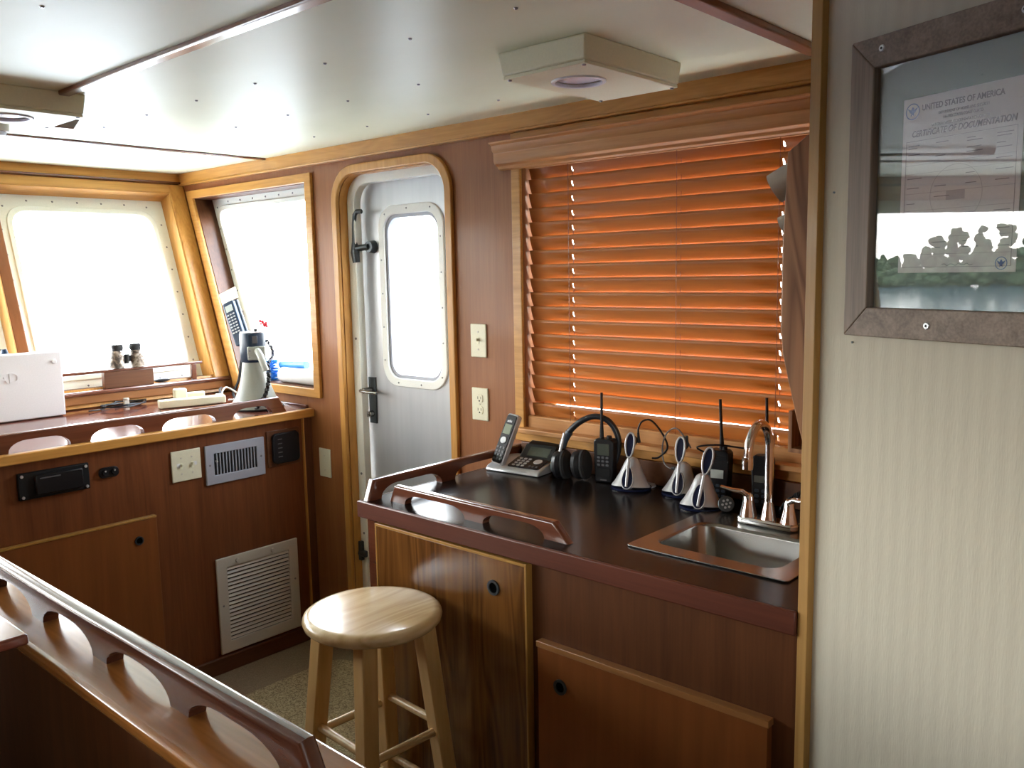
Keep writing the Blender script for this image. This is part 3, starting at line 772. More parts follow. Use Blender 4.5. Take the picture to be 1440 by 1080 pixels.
# ------------------------------------------------------------------ magazine rack on the galley end wall
RK = thing('wall_rack', 'oak wall rack with curved side panel beside the blinds', 'rack', (1.6, .66, 1.2))
side = [(.626, 1.80), (.636, 1.797), (.665, 1.783), (.700, 1.757), (.706, 1.60), (.706, 1.43), (.702, 1.39), (.690, 1.34), (.672, 1.27), (.655, 1.21), (.640, 1.18), (.626, 1.16)]
for x in (1.54, 1.80):
    MB().prism(side, Fr((x, 0, 0), (0, 1, 0), (0, 0, 1), (1, 0, 0)), 0, .018).done('side_panel', oakgrey, RK, bevel=.002)
MB().box(1.558, 1.80, .626, .632, 1.18, 1.78).done('back_panel', oakgrey, RK)
for z in (1.30, 1.47, 1.64):
    MB().box(1.558, 1.80, .632, .695, z-.10, z-.092).done('shelf', oakgrey, RK)
    MB().box(1.558, 1.80, .688, .695, z-.092, z-.02).done('pocket_front', oakgrey, RK)
def chart(z0, z1, y1, x0, label, w=.03, m=paper):
    # rolled edge curling out of a pocket: a curved sheet with thickness
    b = MB(); n = 10; th_ = .0025; pr_ = []
    for k in range(n+1):
        t_ = k/n; pr_.append((.650+(y1-.650)*math.sin(t_*PI*.55)/math.sin(PI*.55), z0+(z1-z0)*t_))
    out = [(y+th_, z) for y, z in pr_][::-1]
    b.prism(pr_+out, Fr((x0, 0, 0), (0, 1, 0), (0, 0, 1), (1, 0, 0)), 0, w)
    return b.done('rolled_chart', m, label=label, category='paper', group='rolled charts in the wall rack')
def roll(x, y, z, r, ln, d, label, m=paper):
    """an open paper roll: a tube with wall thickness, lying in the rack"""
    b = MB(); p0 = V((x, y, z)); dd = V(d).normalized(); a = dd.orthogonal().normalized(); c2 = dd.cross(a); n = 24
    F = Fr(p0, a, c2, dd)
    o = [(r*math.cos(2*PI*k/n), r*math.sin(2*PI*k/n)) for k in range(n)]; i2 = [(q[0]*.9, q[1]*.9) for q in o]
    b.ring(o, i2, F, 0, ln)
    return b.done('rolled_chart', m, label=label, category='paper', group='rolled charts in the wall rack')
roll(1.640, .770, 1.703, .030, .13, (.15, -.9, .50), 'grey rolled chart sticking out at the top of the wall rack')
roll(1.640, .752, 1.628, .021, .12, (.15, -.9, .45), 'cream rolled chart in the middle of the wall rack')
roll(1.640, .742, 1.495, .018, .11, (.15, -.9, .35), 'rolled chart low in the wall rack')

# ------------------------------------------------------------------ picture frame with certificate
PF = thing('picture_frame', 'weathered grey wood frame with certificate, on wallpapered wall', 'picture frame', PW.P(.4, 1.438, 0))
u0, u1, v0, v1 = .101, .72, 1.438, 1.897
iu0, iu1, iv0, iv1 = .146, .675, 1.484, 1.851
for nm, q, m in (('frame_side', [(u0, v0), (iu0, iv0), (iu0, iv1), (u0, v1)], greywood), ('frame_side', [(u1, v0), (u1, v1), (iu1, iv1), (iu1, iv0)], greywood),
              ('frame_rail', [(u0, v1), (iu0, iv1), (iu1, iv1), (u1, v1)], greywood_h), ('frame_rail', [(u0, v0), (u1, v0), (iu1, iv0), (iu0, iv0)], greywood_h)):
    MB().prism(q, PW, .001, .020).done(nm, m, PF, bevel=.002)
MB().fbox(PW, iu0-.005, iu1+.005, iv0-.005, iv1+.005, .001, .005).done('mat_board', green_mat, PF)
ct = MB().fbox(PW, .192, .381, 1.538, 1.795, .0052, .0060).done('certificate', plain('certificate_paper', C3(.52, .49, .52), .7), PF)
PT = Fr(P0, WD, (0, 0, 1), WN)
text('UNITED STATES OF AMERICA', .0118, PT, .224, 1.775, .0062, ink, 'printed_heading', ct, sx=.83, font_bold=True)
text('DEPARTMENT OF HOMELAND SECURITY', .0058, PT, .252, 1.7655, .0062, ink, 'printed_line', ct, sx=.75)
text('UNITED STATES COAST GUARD', .0058, PT, .260, 1.7585, .0062, ink, 'printed_line', ct, sx=.75)
text('NATIONAL VESSEL DOCUMENTATION CENTER', .0058, PT, .240, 1.7500, .0062, ink, 'printed_line', ct, sx=.75)
text('CERTIFICATE OF DOCUMENTATION', .0124, PT, .208, 1.7385, .0062, ink, 'printed_title', ct, sx=.80, shear=.25, font_bold=True)
b = MB(); 
def rl_(b, a, c2, y, h=.0006): b.fbox(PW, a, c2, y, y+h, .0061, .0063)
rl_(b, .199, .374, 1.732); rl_(b, .199, .374, 1.546); b.fbox(PW, .199, .1996, 1.546, 1.732, .0061, .0063); b.fbox(PW, .3734, .374, 1.546, 1.732, .0061, .0063)
for y in (1.697, 1.684, 1.655, 1.630, 1.615, 1.590, 1.565): rl_(b, .199, .374, y, .0003)
random.seed(3)
for y in [1.725, 1.721, 1.712, 1.706, 1.692, 1.677, 1.663, 1.648, 1.640, 1.622, 1.605, 1.598, 1.582, 1.574]:
    for a in (.203, .250, .300, .345):
        if random.random() < .7: rl_(b, a, a+random.uniform(.012, .026), y, .0011)
b.done('ruled_form', ink, ct)
# emblem and seal: ring plus spread-wing shield shape
def seal(u, v, r, par, nm, m):
    b = MB(); n = 24
    b.ring([(u+r*math.cos(2*PI*k/n), v+r*math.sin(2*PI*k/n)) for k in range(n)], [(u+r*.88*math.cos(2*PI*k/n), v+r*.88*math.sin(2*PI*k/n)) for k in range(n)], PW, .0061, .0063)
    s = r*.75
    b.prism([(u-s, v+s*.6), (u-s*.3, v+s*.25), (u-s*.12, v+s*.7), (u+s*.12, v+s*.7), (u+s*.3, v+s*.25), (u+s, v+s*.6), (u+s*.55, v-s*.1), (u+s*.25, v-s*.3), (u+s*.35, v-s*.8), (u, v-s*.5), (u-s*.35, v-s*.8), (u-s*.25, v-s*.3), (u-s*.55, v-s*.1)], PW, .0061, .0063)
    b.done(nm, m, par)
seal(.208, 1.776, .012, ct, 'eagle_emblem', inkb); seal(.360, 1.550, .009, ct, 'stamp', inkb)
b = MB(); n = 40; b.ring([(.285+.042*math.cos(2*PI*k/n), 1.650+.042*math.sin(2*PI*k/n)) for k in range(n)], [(.285+.0412*math.cos(2*PI*k/n), 1.650+.0412*math.sin(2*PI*k/n)) for k in range(n)], PW, .0061, .0062)
b.fbox(PW, .270, .300, 1.642, 1.655, .0061, .0062).done('watermark_ring', plain('faint_ink', C3(.36, .34, .38), .8), ct)
b = MB(); pts = [PW.P(.268+.0045*k, 1.5495+.0016*math.sin(k*2.3), .0064) for k in range(12)]; b.tube(pts, .0004, 5).done('signature', ink, ct)
MB().fbox(PW, iu0, iu1, iv0, iv1, .0085, .0105).done('glass_pane', pglass, PF)
for u, v in ((.160, 1.877), (.385, 1.874), (.600, 1.874), (.258, 1.460), (.560, 1.460)):
    p = PW.P(u, v, .020); MB().cyl(p, p+WN*.002, .0055, .0045, n=14).cyl(p+WN*.002, p+WN*.0024, .002, n=6, m=1).done('screw', [silver, blackm], PF)
for u, v, nm in ((.055, 1.672, 0), (.103, 1.425, 0)):
    p = PW.P(u, v, 0); MB().cyl(p, p+WN*.002, .0018, n=8).done('wall_screw', bronze, label='small dark screw in wallpapered wall %s' % ('left of picture frame' if u < .1 else 'just below picture frame corner'), category='screw')

# ------------------------------------------------------------------ ceiling lights and overhead grab rail
def light_box(x0, x1, y0, y1, cx, cy, label, r=.060):
    t = thing('ceiling_light', label, 'light', ((x0+x1)/2, (y0+y1)/2, 1.985), group='boxed ceiling lights')
    b = MB(); v = [b.bm.verts.new(p) for p in ((x0, y0, 1.993), (x1, y0, 1.993), (x1, y1, 1.993), (x0, y1, 1.993), (x0-.004, y0-.004, 2.045), (x1+.007, y0-.004, 2.045), (x1+.007, y1+.010, 2.045), (x0-.004, y1+.010, 2.045))]
    for q in ((0, 1, 2, 3), (4, 5, 6, 7), (0, 1, 5, 4), (1, 2, 6, 5), (2, 3, 7, 6), (3, 0, 4, 7)): b.bm.faces.new([v[i] for i in q])
    b.done('housing', box_m, t, bevel=.004)
    n = 40; circ = lambda rr: [(cx+rr*math.cos(2*PI*k/n), cy+rr*math.sin(2*PI*k/n)) for k in range(n)]
    MB().holed([(x0+.002, y0+.002), (x1-.002, y0+.002), (x1-.002, y1-.002), (x0+.002, y1-.002)], [circ(r)], TF, 1.985, 1.9925).done('cover_panel', box_m, t, bevel=.001)
    MB().ring(circ(r+.004), circ(r-.006), TF, 1.981, 1.990).done('bezel', whitep, t, bevel=.002)
    MB().loft([((cx, cy, 1.9915), r-.004), ((cx, cy, 1.989), r*.8), ((cx, cy, 1.987), r*.45), ((cx, cy, 1.9862), r*.1)], 32).done('diffuser', plain('lamp_diffuser', C3(.62, .62, .72), .25), t)
    for x, y in ((x0+.012, y0+.012), (x1-.012, y0+.012), (x1-.012, y1-.012), (x0+.012, y1-.012)):
        MB().cyl((x, y, 1.985), (x, y, 1.982), .005, .004, n=10).done('screw', screwm, t)
light_box(1.518, 1.893, 1.140, 1.375, 1.655, 1.262, 'cream boxed ceiling light in front of the blinds valance')
light_box(.655, 1.030, 2.452, 2.690, .88, 2.575, 'cream boxed ceiling light cut off by left edge of photo')
t = thing('overhead_grab_rail', 'mahogany grab rail under the ceiling at upper left', 'grab rail', (.4, 2.85, 2.0))
MB().prism(comb(-.30, 1.18, [(-.30, -.22), (.38, .46), (1.085, 1.165)], 0, .030, .012, .05, .01, .02), Fr((0, 2.845, 2.045), (1, 0, 0), (0, 0, -1), (0, 1, 0)), 0, .022).done('rail', rail_x, t, bevel=.004)
t = thing('ceiling_fixture', 'pale grey round fitting on the ceiling at left edge', 'light fitting', (1.05, 3.0, 2.01))
MB().cyl((.985, 3.02, 2.045), (.985, 3.02, 2.010), .050, .048, n=28).done('housing', bone, t, bevel=.003)
MB().cyl((.985, 3.02, 2.010), (.985, 3.02, 1.998), .042, .036, n=28).done('lens', whitep, t, bevel=.002)

# ------------------------------------------------------------------ sill rail, binoculars, console-top things
SR = thing('sill_rail', 'thin mahogany fiddle rail on the sill below front window', 'rail', (1.6, 3.68, 1.098))
MB().box(.60, 1.985, 3.674, 3.688, 1.166, 1.178).done('bar', rail_x, SR, bevel=.003)
MB().box(1.540, 1.752, 3.672, 3.700, 1.098, 1.1665).done('block', mah_x, SR, bevel=.002)
MB().box(1.930, 1.952, 3.672, 3.690, 1.098, 1.1665).done('post', rail_x, SR, bevel=.002)
MB().box(.62, .645, 3.672, 3.690, 1.098, 1.1665).done('post', rail_x, SR, bevel=.002)
t = thing('binoculars', 'camouflage binoculars standing on the sill rail', 'binoculars', (1.645, 3.69, 1.178))
for s in (-1, 1):
    x = 1.648+.041*s
    h = MB().loft([((x+.004*s, 3.688, 1.179), .029), ((x+.003*s, 3.688, 1.205), .028), ((x, 3.688, 1.238), .0235), ((x-.003*s, 3.688, 1.252), .021)], 20).done('barrel', camo, t)
    MB().loft([((x-.003*s, 3.688, 1.252), .022), ((x-.003*s, 3.688, 1.262), .022), ((x-.003*s, 3.688, 1.268), .0235), ((x-.003*s, 3.688, 1.278), .021)], 20).done('eyecup', blackf, h)
MB().cyl((1.646, 3.688, 1.195), (1.646, 3.688, 1.236), .011, n=14).box(1.628, 1.664, 3.682, 3.694, 1.203, 1.230).done('hinge', black, t, bevel=.002)
MB().cyl((1.620, 3.688, 1.262), (1.672, 3.688, 1.262), .003, n=8).done('bridge', screwm, t)
MB().sph((1.80, 3.70, 1.106), (.038, .014, .0085), n=14).done('sunglasses_case', black, label='small black case lying on the sill behind the rail', category='case')

# white moulded cover standing on console (reads ...RAD)
t = thing('equipment_cover', 'white plastic instrument cover standing on the console at left edge', 'cover', (1.15, 3.76, 1.0))
Yb = 3.585
CFb = Fr((0, Yb, 0), (1, 0, 0), (0, 0, 1), (0, -1, 0))
MB().fbox(CFb, .90, 1.345, 1.0005, 1.254, -.060, 0).done('shell', whitep, t, bevel=.005, seg=3)
text('SIMRAD', .052, CFb, .998, 1.148, .0, whitep, 'embossed_lettering', t, depth=.0028, sx=1.05, font_bold=True)
MB().cyl(CFb.P(1.315, 1.216, 0), CFb.P(1.315, 1.216, .006), .010, .009, n=18).done('knob', whitep, t, bevel=.002)
MB().loft([((1.178, 3.69, 1.2585), (.018, .016)), ((1.178, 3.69, 1.275), (.016, .014)), ((1.176, 3.69, 1.292), (.012, .010))], 16).done('compass_top', bluedk, label='dark blue object behind the white cover at left edge', category='instrument')

# coil of cable and bracket on console
t = thing('cable_coil', 'dark coil of cable lying on the console top', 'cable', (1.60, 3.60, 1.0))
pts = []
for k in range(60):
    a = 2*PI*k/18; rr = .075+.012*math.sin(k*.7); pts.append((1.588+rr*1.25*math.cos(a), 3.615+rr*.75*math.sin(a), 1.005+.0025*(k//18)+.003*math.sin(k*1.3)+.003))
MB().tube(pts, .0028, 6, sub=2).done('loops', black, t)
MB().tube([(1.50, 3.60, 1.004), (1.46, 3.585, 1.004), (1.43, 3.58, 1.005)], .003, 6).done('tail', black, t)
MB().box(1.585, 1.605, 3.60, 3.615, 1.0, 1.028).cyl((1.595, 3.607, 1.028), (1.595, 3.607, 1.036), .012, n=12).done('plug', bone, t, bevel=.002)

t = thing('power_strip', 'cream power strip lying on console beside the megaphone', 'power strip', (1.80, 3.45, 1.0))
Tm = Matrix.Translation((1.80, 3.44, 1.0)) @ Matrix.Rotation(math.radians(-14), 4, 'Z')
MB().box(-.135, .135, -.024, .024, .0005, .034, T=Tm).done('body', box_m, t, bevel=.005, seg=3)
for k in range(4): MB().box(-.11+.05*k, -.08+.05*k, -.012, .012, .034, .0352, T=Tm).done('socket', cream, t, bevel=.001)
MB().box(.100, .122, -.012, .012, .034, .040, T=Tm).done('rocker_switch', bone, t, bevel=.002)
PS = t
t = thing('wall_plug_adapter', 'cream plug adapter resting behind the power strip', 'adapter', (1.82, 3.53, 1.0))
T2 = Matrix.Translation((1.80, 3.535, 1.0)) @ Matrix.Rotation(math.radians(-12), 4, 'Z')
MB().box(-.03, .022, -.02, .02, .0, .062, T=T2).box(.02, .10, -.012, .012, .012, .042, T=T2).done('body', box_m, t, bevel=.006, seg=3)
MB().tube([(1.925, 3.42, 1.02), (1.955, 3.46, 1.045), (2.00, 3.50, 1.05), (2.03, 3.46, 1.02), (2.0, 3.40, 1.008), (1.95, 3.41, 1.008)], .004, 8).done('power_cord', bone, PS)
MB().tube([(1.915, 3.40, 1.02), (1.93, 3.44, 1.05), (1.96, 3.48, 1.055)], .0055, 8).done('plug_lead', black, label='short black plug lead at end of power strip', category='cord')

# megaphone, bell down
MG = thing('megaphone', 'white and dark blue megaphone standing bell down on console', 'megaphone', (1.97, 3.20, 1.0))
cx, cy = 1.972, 3.225
MB().loft([((cx, cy, 1.0005), .112), ((cx, cy, 1.008), .111), ((cx, cy, 1.02), .100), ((cx, cy, 1.05), .082), ((cx, cy, 1.09), .066), ((cx, cy, 1.14), .054), ((cx, cy, 1.195), .046)], 36).done('bell', plain('megaphone_white', C3(.30, .31, .27), .3), MG)
MB().loft([((cx, cy, 1.0004), .114), ((cx, cy, 1.006), .114)], 36).done('bell_rim', blackm, MG)
MB().loft([((cx, cy, 1.195), (.047, .047)), ((cx, cy, 1.20), (.050, .050)), ((cx, cy, 1.312), (.050, .050)), ((cx, cy, 1.318), (.046, .046))], 32, sq=.8).done('amplifier_body', bluedk, MG)
MB().loft([((cx, cy, 1.3175), (.0475, .0475)), ((cx, cy, 1.321), (.0475, .0475))], 32, sq=.8).done('top_edge', silver, MG)
hf = V((-.55, -.83, 0)).normalized(); sd = V((.83, -.55, 0)).normalized()
HB = Fr((cx, cy, 0), sd, (0, 0, 1), hf)
MB().fbox(HB, -.022, .050, 1.205, 1.262, .030, .056).done('handle_mount', plain('megaphone_grey', C3(.36, .37, .33), .4), MG, bevel=.006, seg=3)
MB().loft([(HB.P(.018, 1.245, .055), (.014, .013)), (HB.P(.030, 1.225, .085), (.014, .014)), (HB.P(.040, 1.195, .105), (.013, .013)), (HB.P(.050, 1.165, .112), (.012, .010))], 14).done('grip', plain('megaphone_grip', C3(.42, .43, .39), .4), MG)
for a, z in ((-.012, 1.245), (-.014, 1.218)): MB().cyl(HB.P(a, z, .056), HB.P(a, z, .0575), .004, n=10).done('screw', screwm, MG)
MB().fbox(HB, .0, .020, 1.275, 1.305, .046, .054).done('label_plate', btnm, MG, bevel=.001)
MB().cyl((cx+.01, cy-.01, 1.321), (cx+.01, cy-.01, 1.333), .007, n=12).done('knob', black, MG)
# coiled microphone lead
pts = []; base = smooth([HB.P(.056, 1.19, .09), HB.P(.058, 1.13, .075), HB.P(.044, 1.07, .085), HB.P(.020, 1.035, .105), HB.P(.005, 1.012, .125)], 20)
for i, p in enumerate(base):
    for k in range(3):
        a = 2*PI*(i*3+k)/4.2; pts.append(p+sd*(.0075*math.cos(a))+V((0, 0, 1))*(.002*math.sin(a))+hf*(.0075*math.sin(a)))
MB().loft([(p, .0024) for p in pts], 6).done('coiled_lead', black, MG)
pts = []; base = smooth([HB.P(.055, 1.285, .0), HB.P(.075, 1.25, .01), HB.P(.078, 1.22, .03), HB.P(.060, 1.195, .07)], 12)
for i, p in enumerate(base):
    for k in range(3):
        a = 2*PI*(i*3+k)/4.2; pts.append(p+sd*(.006*math.cos(a))+V((0, 0, .006*math.sin(a))))
MB().loft([(p, .0022) for p in pts], 6).done('strap_lead', navy, MG)

# handset on the corner casing and its paper note
HS = thing('radio_handset', 'dark phone style radio handset hung at the side window', 'handset', (2.10, 3.60, 1.27))
HO = V((2.100, 3.605, 1.432)); da = V((-.0, -.105, -.205)).normalized()   # down along the handset
dn = V((-.85, -.45, .10)).normalized(); ds = da.cross(dn).normalized()
HF = Fr(HO, ds, da, dn)
MB().fbox(HF, -.035, .036, -.01, .165, -.024, -.006).done('cradle', bluegy, HS, bevel=.006)
hb = MB().prism(rrect(-.028, .028, -.008, .205, .010), HF, -.004, .022).done('handset_body', bluedk, HS, bevel=.005, seg=3)
MB().fbox(HF, -.018, .018, .010, .040, .022, .0235).done('display', lcdb, hb)
for r_ in range(7):
    for c_ in range(3): MB().fbox(HF, -.018+.0145*c_, -.009+.0145*c_, .052+.0145*r_, .058+.0145*r_, .022, .0245).done('key', btnw, hb)
pts = [HO+da*.20+dn*.0, V((2.085, 3.515, 1.17)), V((2.07, 3.52, 1.09)), V((2.04, 3.52, 1.03)), V((2.045, 3.48, 1.006)), V((2.085, 3.50, 1.05)), V((2.10, 3.55, 1.15))]
MB().tube(pts, .006, 8).done('lead', black, HS)
MB().prism([(-.035, -.075), (.055, -.075), (.055, -.02), (-.035, -.02)], HF, -.028, -.0265).done('paper_note', box_m, label='cream paper note above the radio handset', category='note')

# things in the side window recess
t = thing('paper_towel_roll', 'white roll lying on the side window ledge', 'paper towel', (2.17, 3.2, 1.086))
MB().cyl((2.165, 3.03, 1.121), (2.165, 3.305, 1.121), .033, n=28).done('roll', paperw, t, bevel=.003)
MB().cyl((2.165, 3.028, 1.121), (2.165, 3.0295, 1.121), .010, n=16).done('core', bone, t)
t = thing('scrub_brush', 'blue bristled scrub brush on the side window ledge', 'brush', (2.16, 3.39, 1.086))
MB().cyl((2.158, 3.392, 1.090), (2.158, 3.392, 1.185), .010, n=12).done('core', bluep, t)
random.seed(5); b = MB()
for k in range(260):
    z = 1.0875+.093*random.random(); a = random.random()*2*PI; d3 = V((math.cos(a), math.sin(a), random.uniform(-.15, .15)))
    p = V((2.158, 3.392, z)); b.cyl(p+d3*.008, p+d3*.032, .0022, .0012, n=4)
b.done('bristles', bluep, t, kind='stuff')
MB().cyl((2.190, 3.16, 1.168), (2.190, 3.355, 1.160), .017, n=14).done('brush_handle', plain('light_blue', C3(.05, .27, .70), .4), label='pale blue rod lying above the white roll on ledge', category='handle')
t = thing('window_ornament', 'small red flower ornament stuck on side window', 'ornament', (2.19, 3.47, 1.33))
for k, (dy, dz, r) in enumerate(((0, 0, .012), (-.014, .006, .009), (.013, .012, .009), (-.02, -.007, .007), (.034, .016, .008), (.028, .002, .005))):
    MB().sph((2.196, 3.485+dy, 1.335+dz), (.006, r, r), n=10).done('petal', redp, t)
MB().cyl((2.197, 3.49, 1.30), (2.197, 3.487, 1.328), .0015, n=6).cyl((2.1975, 3.49, 1.335), (2.2085, 3.49, 1.335), .006, n=8).done('stem', bluep, t)

bpy.context.view_layer.update()
for o in list(sc.objects):
    if o.parent is None:
        yy = {'equipment_cover': 3.62, 'cable_coil': 3.60, 'power_strip': 3.44, 'wall_plug_adapter': 3.53, 'megaphone': 3.16, 'plug_lead': 3.44}.get(o.name)
        if yy: o.location.z += (yy-3.05)*.0414
# ------------------------------------------------------------------ galley counter things
ZC = .9308
# cordless phone base and handset
PH = thing('phone_base', 'silver and black cordless phone base with keypad on counter', 'phone', (2.03, 1.76, ZC), rz=math.radians(0))
# local frame: along = +Y (left in the photo), up-slope toward the wall
pa = V((-.10, 1, 0)).normalized(); pb = V((1, .10, 0)).normalized()
O = V((1.962, 1.665, ZC))
def PBx(u, v, z): return O+pa*u+pb*v+V((0, 0, z))
MB().prism([(.082, .0005), (.157, .0005), (.157, .0785), (.120, .067), (.082, .038)], Fr(O, pb, (0, 0, 1), pa), -.003, .128).done('display_housing', black, PH, bevel=.004)
prof = [(0, 0), (.150, 0), (.150, .030), (.115, .034), (.082, .034), (.010, .016), (0, .008)]
b = MB(); F = Fr(O, pb, (0, 0, 1), pa); b.prism(prof, F, 0, .200); b.done('base_body', silver, PH, bevel=.005, seg=3)
sl = math.atan2(.020, .075)
KF = Fr(PBx(0, .012, .0165), pa, (pb*math.cos(sl)+V((0, 0, math.sin(sl)))), (V((0, 0, math.cos(sl)))-pb*math.sin(sl)))
kp = MB().prism(rrect(.010, .128, .004, .074, .008), KF, .0, .0035).done('keypad_panel', black, PH, bevel=.001)
for r_ in range(4):
    for c_ in range(3): MB().prism(rrect(.068+.017*c_, .079+.017*c_, .010+.015*r_, .018+.015*r_, .003), KF, .0035, .0055).done('key', btnw, kp)
MB().prism(rrect(.022, .052, .034, .062, .0135), KF, .0035, .006).done('navigation_key', silver, kp, bevel=.001)
for c_ in range(3): MB().prism(rrect(.018+.013*c_, .026+.013*c_, .012, .020, .003), KF, .0035, .0055).done('key', btnm, kp)
s2 = math.atan2(.040, .042)
DF = Fr(PBx(0, .082, .036), pa, (pb*math.cos(s2)+V((0, 0, math.sin(s2)))), (V((0, 0, math.cos(s2)))-pb*math.sin(s2)))
dp = MB().prism(rrect(.004, .120, -.006, .052, .006), DF, .0, .004).done('display_panel', black, PH, bevel=.001)
MB().fbox(DF, .020, .098, .006, .040, .004, .005).done('display', lcdd, dp)
HT = thing('cordless_handset', 'cordless handset standing in the phone base, keys toward room', 'phone', PBx(.168, .03, .016))
hx = V((.42, -.10, .905)).normalized(); hn = (V((-1, .05, 0))-hx*V((-1, .05, 0)).dot(hx)).normalized(); hs = hx.cross(hn).normalized()
if hs.y < 0: hs = -hs
HH = Fr(PBx(.166, .018, .018), hs, hx, hn)
MB().prism(rrect(-.0245, .0245, 0, .168, .010), HH, -.012, .008).done('handset_shell', silver, HT, bevel=.004, seg=3)
hf_ = MB().prism(rrect(-.0205, .0205, .005, .163, .008), HH, .008, .011).done('handset_face', black, HT, bevel=.001)
MB().fbox(HH, -.015, .015, .100, .132, .011, .0120).done('display', lcd, hf_)
MB().prism(rrect(-.012, .012, .068, .090, .0108), HH, .011, .0135).done('navigation_key', silver, hf_, bevel=.001)
for r_ in range(4):
    for c_ in range(3): MB().prism(rrect(-.0165+.0125*c_, -.008+.0125*c_, .014+.0125*r_, .021+.0125*r_, .0025), HH, .011, .0128).done('key', btnm, hf_)
text('at&t', .0115, Fr(HH.o, -hs, hx, hn), -.012, .139, .0112, whitep, 'lettering', hf_, sx=1, font_bold=True)

# ear defender headset with boom
EH = thing('headset', 'black ear defender headset resting between phone and radio', 'headset', (2.03, 1.58, ZC))
hc = V((2.020, 1.562, .975)); e1 = V((.18, -.97, .1)).normalized()
# two cups stacked along e1, seen edge-on
for k, off in enumerate((-.045, .020)):
    cc = hc+e1*off+V((0, 0, .0))
    cu_ = MB().loft([(cc-e1*.026, (.020, .024)), (cc-e1*.022, (.034, .040)), (cc-e1*.008, (.041, .045)), (cc+e1*.004, (.038, .043))], 28, up=(0, 0, 1)).done('ear_cup', black if k == 0 else blackm, EH)
    MB().loft([(cc+e1*.004, (.036, .044)), (cc+e1*.012, (.037, .045)), (cc+e1*.018, (.033, .041))], 28, up=(0, 0, 1)).done('cushion', blackf, cu_)
    if k == 0:
        MB().sph(cc-e1*.022+V((-.006, .004, -.002)), (.014, .012, .024), n=14).done('cup_shell', plain('dark_green_grey', C3(.10, .14, .135), .25), cu_)
# headband: flat arc
band = []
a0 = hc+V((.0, .035, .035)); a1 = hc+V((.03, -.155, .055))
path = smooth([hc+V((0, .050, .045)), hc+V((.006, .036, .088)), hc+V((.018, 0, .126)), hc+V((.034, -.044, .146)), hc+V((.048, -.085, .134)), hc+V((.057, -.110, .095)), hc+V((.060, -.112, .05)), hc+V((.058, -.10, .01))], 6)
MB().loft([(p, (.009, .010)) for p in path], 12, up=(1, 0, 0)).done('headband', plain('headband_dark', C3(.022, .026, .032), .35), EH)
MB().loft([(p, (.0115, .0115)) for p in smooth([hc+V((-.002, .050, .048)), hc+V((.002, .044, .070)), hc+V((.008, .030, .095))], 4)], 12, up=(1, 0, 0)).done('band_slider', bluegy, EH)
MB().loft([(hc+V((-.02, .052, .018)), .0045), (hc+V((-.012, .047, .05)), .0048), (hc+V((-.004, .040, .092)), .0048)], 12).done('antenna', silver, EH)
MB().loft([(hc+V((-.03, .052, -.030)), (.004, .012)), (hc+V((-.03, .050, -.005)), (.007, .014)), (hc+V((-.024, .040, .018)), (.006, .012))], 12, up=(0, 1, 0)).done('bracket', bluegy, EH)
MB().cyl(hc+V((-.024, .060, .010)), hc+V((-.018, .050, .010)), .004, n=10).done('knob', silver, EH)

# handheld radios
def handheld(x, y, rz, label, style, ant, w=.058, h=.13, d=.034, name='handheld_radio', lean=0):
    t = thing(name, label, 'radio', (x, y, ZC), rz, group='handheld radios against the galley backsplash')
    L = dict(local=True)
    # local: +x away from the room (toward wall), y across, z up; faces -x
    F = Fr((-d/2, 0, 0), (0, -1, 0), (0, 0, 1), (-1, 0, 0))
    out = [(-w/2*.86, 0), (w/2*.86, 0), (w/2*.92, h*.4), (w/2, h*.72), (w/2, h-.008), (w/2-.008, h), (-w/2+.008, h), (-w/2, h-.008), (-w/2, h*.72), (-w/2*.92, h*.4)]
    MB().prism(out, F, -d, 0).done('body', black if style else blackm, t, bevel=.004, seg=3, **L)
    if style == 1:
        MB().fbox(F, -.019, .019, h-.048, h-.014, 0, .0012).done('display', lcdd, t, **L)
        for r_ in range(3):
            for c_ in range(3): MB().prism(rrect(-.019+.0135*c_, -.010+.0135*c_, .050+.011*r_, .056+.011*r_, .002), F, 0, .0022).done('key', btnm, t, **L)
        MB().prism(rrect(-.022, .022, .016, .044, .006), F, 0, .0018).done('speaker_grille', blackm, t, bevel=.001, **L)
        bmk = MB().fbox(F, -.010, .010, .006, .0095, 0, .0008).done('maker_plate', btnm, t, **L)
    elif style == 2:
        MB().fbox(F, -.019, .016, h-.075, h-.052, 0, .0015).done('display', lcdb, t, **L)
        for k in range(4): MB().fbox(F, -.022, .022, h-.016-.007*k, h-.013-.007*k, 0, .0012).done('speaker_slot', blackm, t, **L)
        for r_ in range(3):
            for c_ in range(3): MB().prism(rrect(-.020+.015*c_, -.009+.015*c_, .014+.014*r_, .021+.014*r_, .003), F, 0, .002).done('key', bluegy, t, **L)
    else:
        MB().fbox(F, -.018, .014, h-.070, h-.052, 0, .0015).done('display', plain('lcd_off', C3(.10, .105, .09), .3), t, **L)
        for r_ in range(3):
            for c_ in range(2): MB().prism(rrect(-.017+.018*c_, -.005+.018*c_, .014+.014*r_, .022+.014*r_, .003), F, 0, .002).done('key', bluegy, t, **L)
    MB().cyl((0, -.012, h), (0, -.012, h+.008), .008, .007, n=14).done('volume_knob', blackm, t, **L)
    ay = ant[0]
    MB().loft([((0, ay, h-.002), .0065), ((0, ay, h+.018), .006), ((0, ay+ant[2]*.3, h+ant[1]*.4), .0042), ((0, ay+ant[2], h+ant[1]), .0038)], 12).done('antenna', black, t, **L)
    return t
handheld(2.050, 1.475, math.radians(12), 'black handheld radio beside the ear defenders', 1, (.012, .135, 0), w=.064, h=.130)
handheld(2.062, 1.108, math.radians(10), 'black handheld radio with pale screen left of faucet spout', 2, (-.004, .135, .006), w=.060, h=.140, d=.040)
